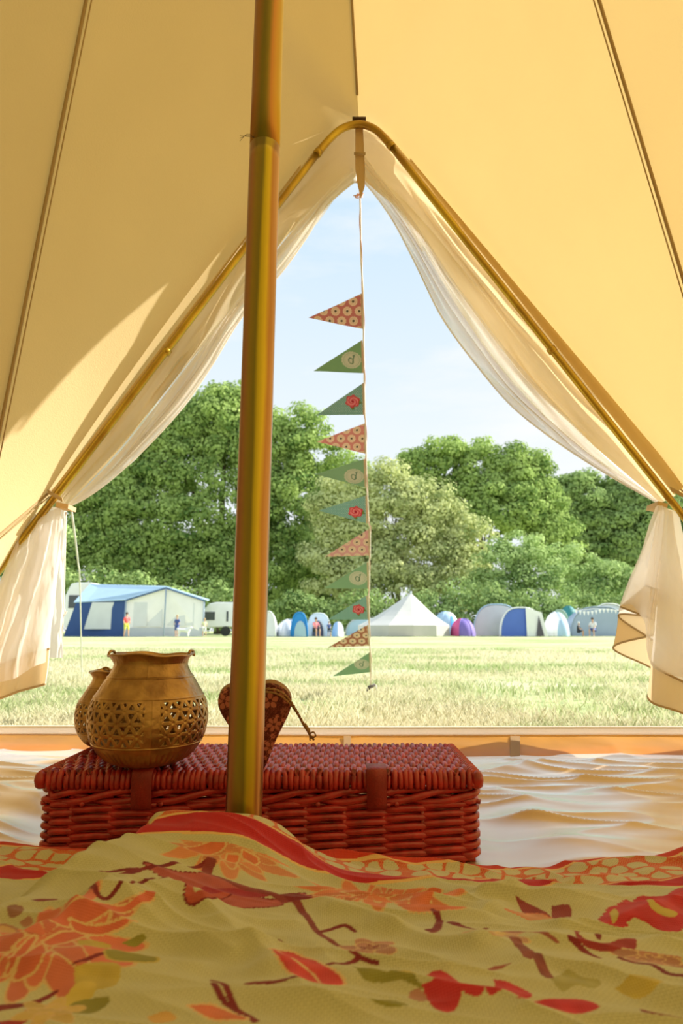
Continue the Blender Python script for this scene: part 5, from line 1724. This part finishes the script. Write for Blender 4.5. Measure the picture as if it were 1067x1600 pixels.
    petals(578, 1416, .085, .060, 13, .3, ORG2)
    for q in ([(655, 1412), (690, 1412), (676, 1425), (660, 1434), (640, 1430)], [(620, 1437), (675, 1438), (728, 1442), (728, 1450), (690, 1450), (640, 1448)]): poly(q, ORG, LINE)
    petals(355, 1335, .075, .045, 12, .1, np.array([.60, .25, .13]))
    for q in ([(290, 1325), (340, 1320), (350, 1330), (310, 1340)], [(355, 1340), (372, 1345), (368, 1355), (354, 1350)], [(380, 1340), (402, 1352), (398, 1360), (380, 1350)]): poly(q, ORG, LINE)
    # left big flower
    petals(72, 1470, .070, .070, 11, .6, np.array([.58, .17, .11]))
    for q in ([(70, 1450), (110, 1430), (160, 1420), (200, 1425), (235, 1419), (243, 1424), (235, 1432), (200, 1432), (150, 1436), (100, 1450)],
              [(68, 1478), (95, 1462), (130, 1452), (137, 1454), (115, 1472), (80, 1484)], [(66, 1482), (70, 1500), (58, 1522), (36, 1528), (22, 1526), (40, 1500)],
              [(110, 1440), (160, 1446), (205, 1450), (206, 1453), (170, 1456), (120, 1452)], [(20, 1500), (45, 1478), (55, 1475), (40, 1495), (10, 1520)]): poly(q, np.array([.60, .15, .09]), LINE)
    # birds / moth shapes
    poly([(225, 1362), (255, 1368), (300, 1375), (340, 1378), (375, 1398), (410, 1413), (440, 1416), (470, 1408), (495, 1420), (470, 1424), (440, 1432), (400, 1430), (350, 1425), (310, 1410), (290, 1392), (250, 1378)], np.array([.42, .10, .09]), MAR)
    poly([(290, 1418), (300, 1408), (330, 1404), (360, 1410), (330, 1420), (345, 1430), (330, 1440), (300, 1438), (288, 1428)], np.array([.46, .09, .06]), MAR)
    poly([(300, 1424), (325, 1424), (325, 1432), (304, 1432)], base.mean((0, 1)))
    poly([(310, 1398), (350, 1396), (400, 1404), (420, 1412), (370, 1408), (320, 1406)], np.array([.34, .03, .05]))
    poly([(430, 1414), (455, 1407), (478, 1412), (497, 1421), (470, 1424), (450, 1420)], MAR)
    stroke([(155, 1375), (190, 1370), (225, 1368), (300, 1357), (322, 1352), (330, 1350)], .0018, .0024, MAR)
    stroke([(330, 1352), (322, 1368), (345, 1380), (380, 1398), (430, 1412), (460, 1432), (475, 1448), (490, 1465), (500, 1475), (520, 1490), (540, 1500)], .0048, .0018, np.array([.24, .04, .035]))
    stroke([(140, 1412), (165, 1414), (200, 1404), (245, 1398), (290, 1395)], .0018, .0022, MAR)
    stroke([(155, 1372), (175, 1380), (215, 1370)], .002, .004, MAR)
    stroke([(497, 1472), (520, 1466), (538, 1464), (555, 1470)], .0022, .0015, MAR)
    stroke([(434, 1485), (455, 1497), (480, 1508), (505, 1510), (520, 1508), (540, 1518), (565, 1528), (590, 1532)], .0022, .0016, MAR)
    poly([(503, 1500), (522, 1500), (524, 1512), (508, 1512)], MAR)
    stroke([(385, 1560), (430, 1563), (470, 1561), (500, 1562)], .0018, .0028, MAR)
    stroke([(508, 1540), (535, 1535), (560, 1528)], .0018, .0018, MAR)
    poly([(422, 1520), (450, 1515), (475, 1522), (505, 1540), (537, 1558), (520, 1565), (490, 1563), (455, 1552), (432, 1535)], np.array([.58, .060, .055]), LINE)
    stroke([(425, 1522), (455, 1535), (490, 1550), (500, 1560)], .0008, .0008, LINE)
    stroke([(330, 1545), (350, 1558), (368, 1585), (385, 1595), (398, 1605)], .0014, .0022, MAR)
    poly([(327, 1555), (335, 1552), (352, 1572), (370, 1588), (360, 1586), (340, 1572)], MAR)
    poly([(295, 1582), (330, 1580), (360, 1590), (385, 1602), (330, 1602)], ORG, LINE)
    # small buds
    petals(577, 1498, .022, .020, 5, 0, DUST); petals(577, 1498, .008, .008, 6, 0, MAR)
    petals(770, 1490, .028, .016, 6, 0, np.array([.50, .30, .20])); petals(773, 1485, .012, .010, 9, 0, np.array([.66, .47, .18]))
    petals(1020, 1510, .030, .018, 6, 0, DUST)
    poly([(672, 1478), (685, 1450), (692, 1462), (688, 1474), (670, 1482)], np.array([.26, .06, .04])); stroke([(676, 1448), (688, 1458), (682, 1470), (670, 1475)], .0018, .003, MAR)
    stroke([(706, 1462), (720, 1468), (742, 1472), (760, 1470)], .004, .0018, MAR)
    # butterflies at the right
    poly([(806, 1418), (830, 1424), (855, 1432), (862, 1440), (840, 1440), (820, 1432)], np.array([.26, .04, .04])); poly([(862, 1428), (892, 1430), (888, 1440), (865, 1440)], np.array([.26, .05, .05]))
    poly([(792, 1434), (840, 1432), (880, 1444), (903, 1448), (896, 1454), (860, 1450), (830, 1442)], np.array([.60, .30, .16]), ORG)
    poly([(938, 1445), (952, 1436), (965, 1434), (978, 1426), (990, 1428), (1005, 1420), (1030, 1424), (1067, 1416), (1100, 1440), (1060, 1458), (1035, 1456), (1010, 1450), (985, 1448), (968, 1458), (945, 1456)], np.array([.50, .035, .05]), CRIM)
    poly([(953, 1440), (962, 1437), (968, 1446), (958, 1452)], MUST); poly([(1010, 1430), (1030, 1440), (1060, 1445), (1050, 1449), (1020, 1443)], MUST)
    poly([(898, 1480), (912, 1474), (920, 1480), (905, 1486), (925, 1494), (950, 1492), (975, 1484), (995, 1482), (990, 1495), (960, 1503), (930, 1502), (905, 1495)], np.array([.30, .03, .03]))
    poly([(908, 1482), (930, 1480), (935, 1488), (918, 1490)], base.mean((0, 1)))
    poly([(930, 1478), (940, 1480), (940, 1490), (932, 1488)], MAR)
    stroke([(895, 1494), (920, 1505), (938, 1513)], .003, .0015, MAR)
    stroke([(970, 1510), (990, 1520), (1020, 1525), (1045, 1537), (1070, 1540)], .0022, .0022, MAR)
    stroke([(790, 1480), (820, 1484), (850, 1490), (872, 1496)], .003, .0012, np.array([.34, .10, .08]))
    stroke([(806, 1496), (818, 1512), (828, 1525)], .0042, .0042, np.array([.26, .07, .05]))
    stroke([(842, 1527), (850, 1540), (858, 1548)], .0036, .003, np.array([.26, .07, .05]))
    poly([(762, 1540), (780, 1533), (800, 1531), (780, 1539), (765, 1544)], np.array([.30, .08, .05]))
    poly([(600, 1542), (620, 1540), (640, 1548), (650, 1560), (665, 1570), (640, 1563), (615, 1556)], OLV); poly([(548, 1537), (575, 1542), (600, 1552), (640, 1556), (620, 1560), (570, 1556)], OLV)
    poly([(575, 1590), (600, 1584), (630, 1588), (640, 1596), (600, 1597)], OLV)
    poly([(600, 1548), (630, 1540), (652, 1546), (640, 1556)], MUST)
    poly([(862, 1553), (885, 1540), (910, 1546), (940, 1552), (930, 1562), (900, 1560), (880, 1566)], np.array([.38, .36, .14]))
    poly([(960, 1560), (1000, 1550), (1040, 1560), (1000, 1572)], MUST)
    # crimson blossoms bottom
    poly([(665, 1548), (680, 1542), (700, 1546), (718, 1560), (712, 1562), (685, 1562)], np.array([.50, .03, .04])); poly([(660, 1566), (700, 1565), (722, 1575), (718, 1590), (700, 1600), (675, 1590)], np.array([.50, .03, .04]))
    poly([(715, 1562), (745, 1564), (760, 1575), (750, 1586), (725, 1582)], np.array([.50, .03, .04])); poly([(770, 1552), (800, 1556), (825, 1565), (832, 1575), (820, 1583), (790, 1582), (765, 1585), (760, 1572), (775, 1568)], np.array([.52, .035, .05]))
    poly([(808, 1594), (850, 1580), (900, 1576), (930, 1584), (936, 1592), (900, 1600), (850, 1600)], np.array([.52, .03, .045])); poly([(1000, 1588), (1030, 1590), (1067, 1596), (1067, 1606), (1010, 1602)], MAR)
    poly([(640, 1570), (655, 1568), (668, 1578), (660, 1586), (640, 1580)], DUST)
    # left olive and mustard leaves
    poly([(110, 1524), (125, 1517), (165, 1505), (162, 1510), (130, 1520)], MAR)
    poly([(165, 1495), (180, 1488), (220, 1502), (245, 1520), (220, 1522), (180, 1518), (165, 1510)], OLV, MUST)
    poly([(115, 1525), (150, 1520), (185, 1525), (182, 1545), (150, 1550), (120, 1545)], MUST); poly([(92, 1562), (120, 1540), (150, 1542), (140, 1560), (110, 1568)], MUST * 1.15)
    poly([(100, 1575), (120, 1560), (170, 1560), (160, 1572), (120, 1584), (105, 1585)], OLV); poly([(120, 1475), (150, 1468), (175, 1478), (150, 1490), (125, 1492)], MUST)
    poly([(190, 1474), (215, 1470), (228, 1475), (210, 1482)], OLV)
    stroke([(-10, 1576), (30, 1571), (60, 1560), (88, 1545)], .0040, .0012, MAR)
    poly([(-10, 1600), (20, 1595), (45, 1578), (66, 1575), (50, 1590), (30, 1606), (-10, 1612)], np.array([.34, .02, .02])); petals(75, 1582, .020, .020, 6, 0, np.array([.54, .40, .14]))
    poly([(230, 1590), (260, 1588), (275, 1600), (240, 1604)], np.array([.62, .38, .12]))
    # far left, on the low cloth
    poly([(48, 1410), (65, 1406), (90, 1405), (85, 1412), (60, 1414)], MAR); poly([(10, 1420), (20, 1417), (36, 1419), (34, 1428), (15, 1430)], DUST * .7); poly([(30, 1435), (45, 1432), (52, 1437), (40, 1440)], DUST)
    poly([(-10, 1440), (5, 1436), (25, 1442), (20, 1450), (-10, 1450)], np.array([.56, .36, .16]), DUST)

    # a few more motifs on the part of the cloth nearest the lens and beside it
    rg = np.random.default_rng(12)
    m, nt, out_ = new_mat('printed_duvet_cotton')
    b = nt.nodes.new('ShaderNodeBsdfPrincipled'); b.inputs['Roughness'].default_value = .8; b.inputs['Specular IOR Level'].default_value = .25
    b.inputs['Sheen Weight'].default_value = .1
    a = nt.nodes.new('ShaderNodeAttribute'); a.attribute_name = 'col'
    nt.links.new(a.outputs['Color'], b.inputs['Base Color'])
    tc = nt.nodes.new('ShaderNodeTexCoord')
    w1 = nt.nodes.new('ShaderNodeTexWave'); w1.inputs['Scale'].default_value = 190; w1.bands_direction = 'X'; w1.inputs['Distortion'].default_value = 1.2
    w2 = nt.nodes.new('ShaderNodeTexWave'); w2.inputs['Scale'].default_value = 190; w2.bands_direction = 'Y'; w2.inputs['Distortion'].default_value = 1.2
    nt.links.new(tc.outputs['Object'], w1.inputs[0]); nt.links.new(tc.outputs['Object'], w2.inputs[0])
    ad = nt.nodes.new('ShaderNodeMath'); ad.operation = 'ADD'; nt.links.new(w1.outputs['Fac'], ad.inputs[0]); nt.links.new(w2.outputs['Fac'], ad.inputs[1])
    bp = nt.nodes.new('ShaderNodeBump'); bp.inputs['Strength'].default_value = .35; bp.inputs['Distance'].default_value = .0006
    nt.links.new(ad.outputs[0], bp.inputs['Height']); nt.links.new(bp.outputs[0], b.inputs['Normal'])
    nt.links.new(b.outputs[0], out_.inputs[0])
    V = np.stack([X, Y, Z], -1).reshape(-1, 3)
    o = link_mesh('duvet', V, grid_faces(len(xs), len(ys)), m, col=c.reshape(-1, 3))
    tag(o, 'rumpled sage green duvet printed with red flowers and birds, red border at the far edge', 'duvet')
duvet()
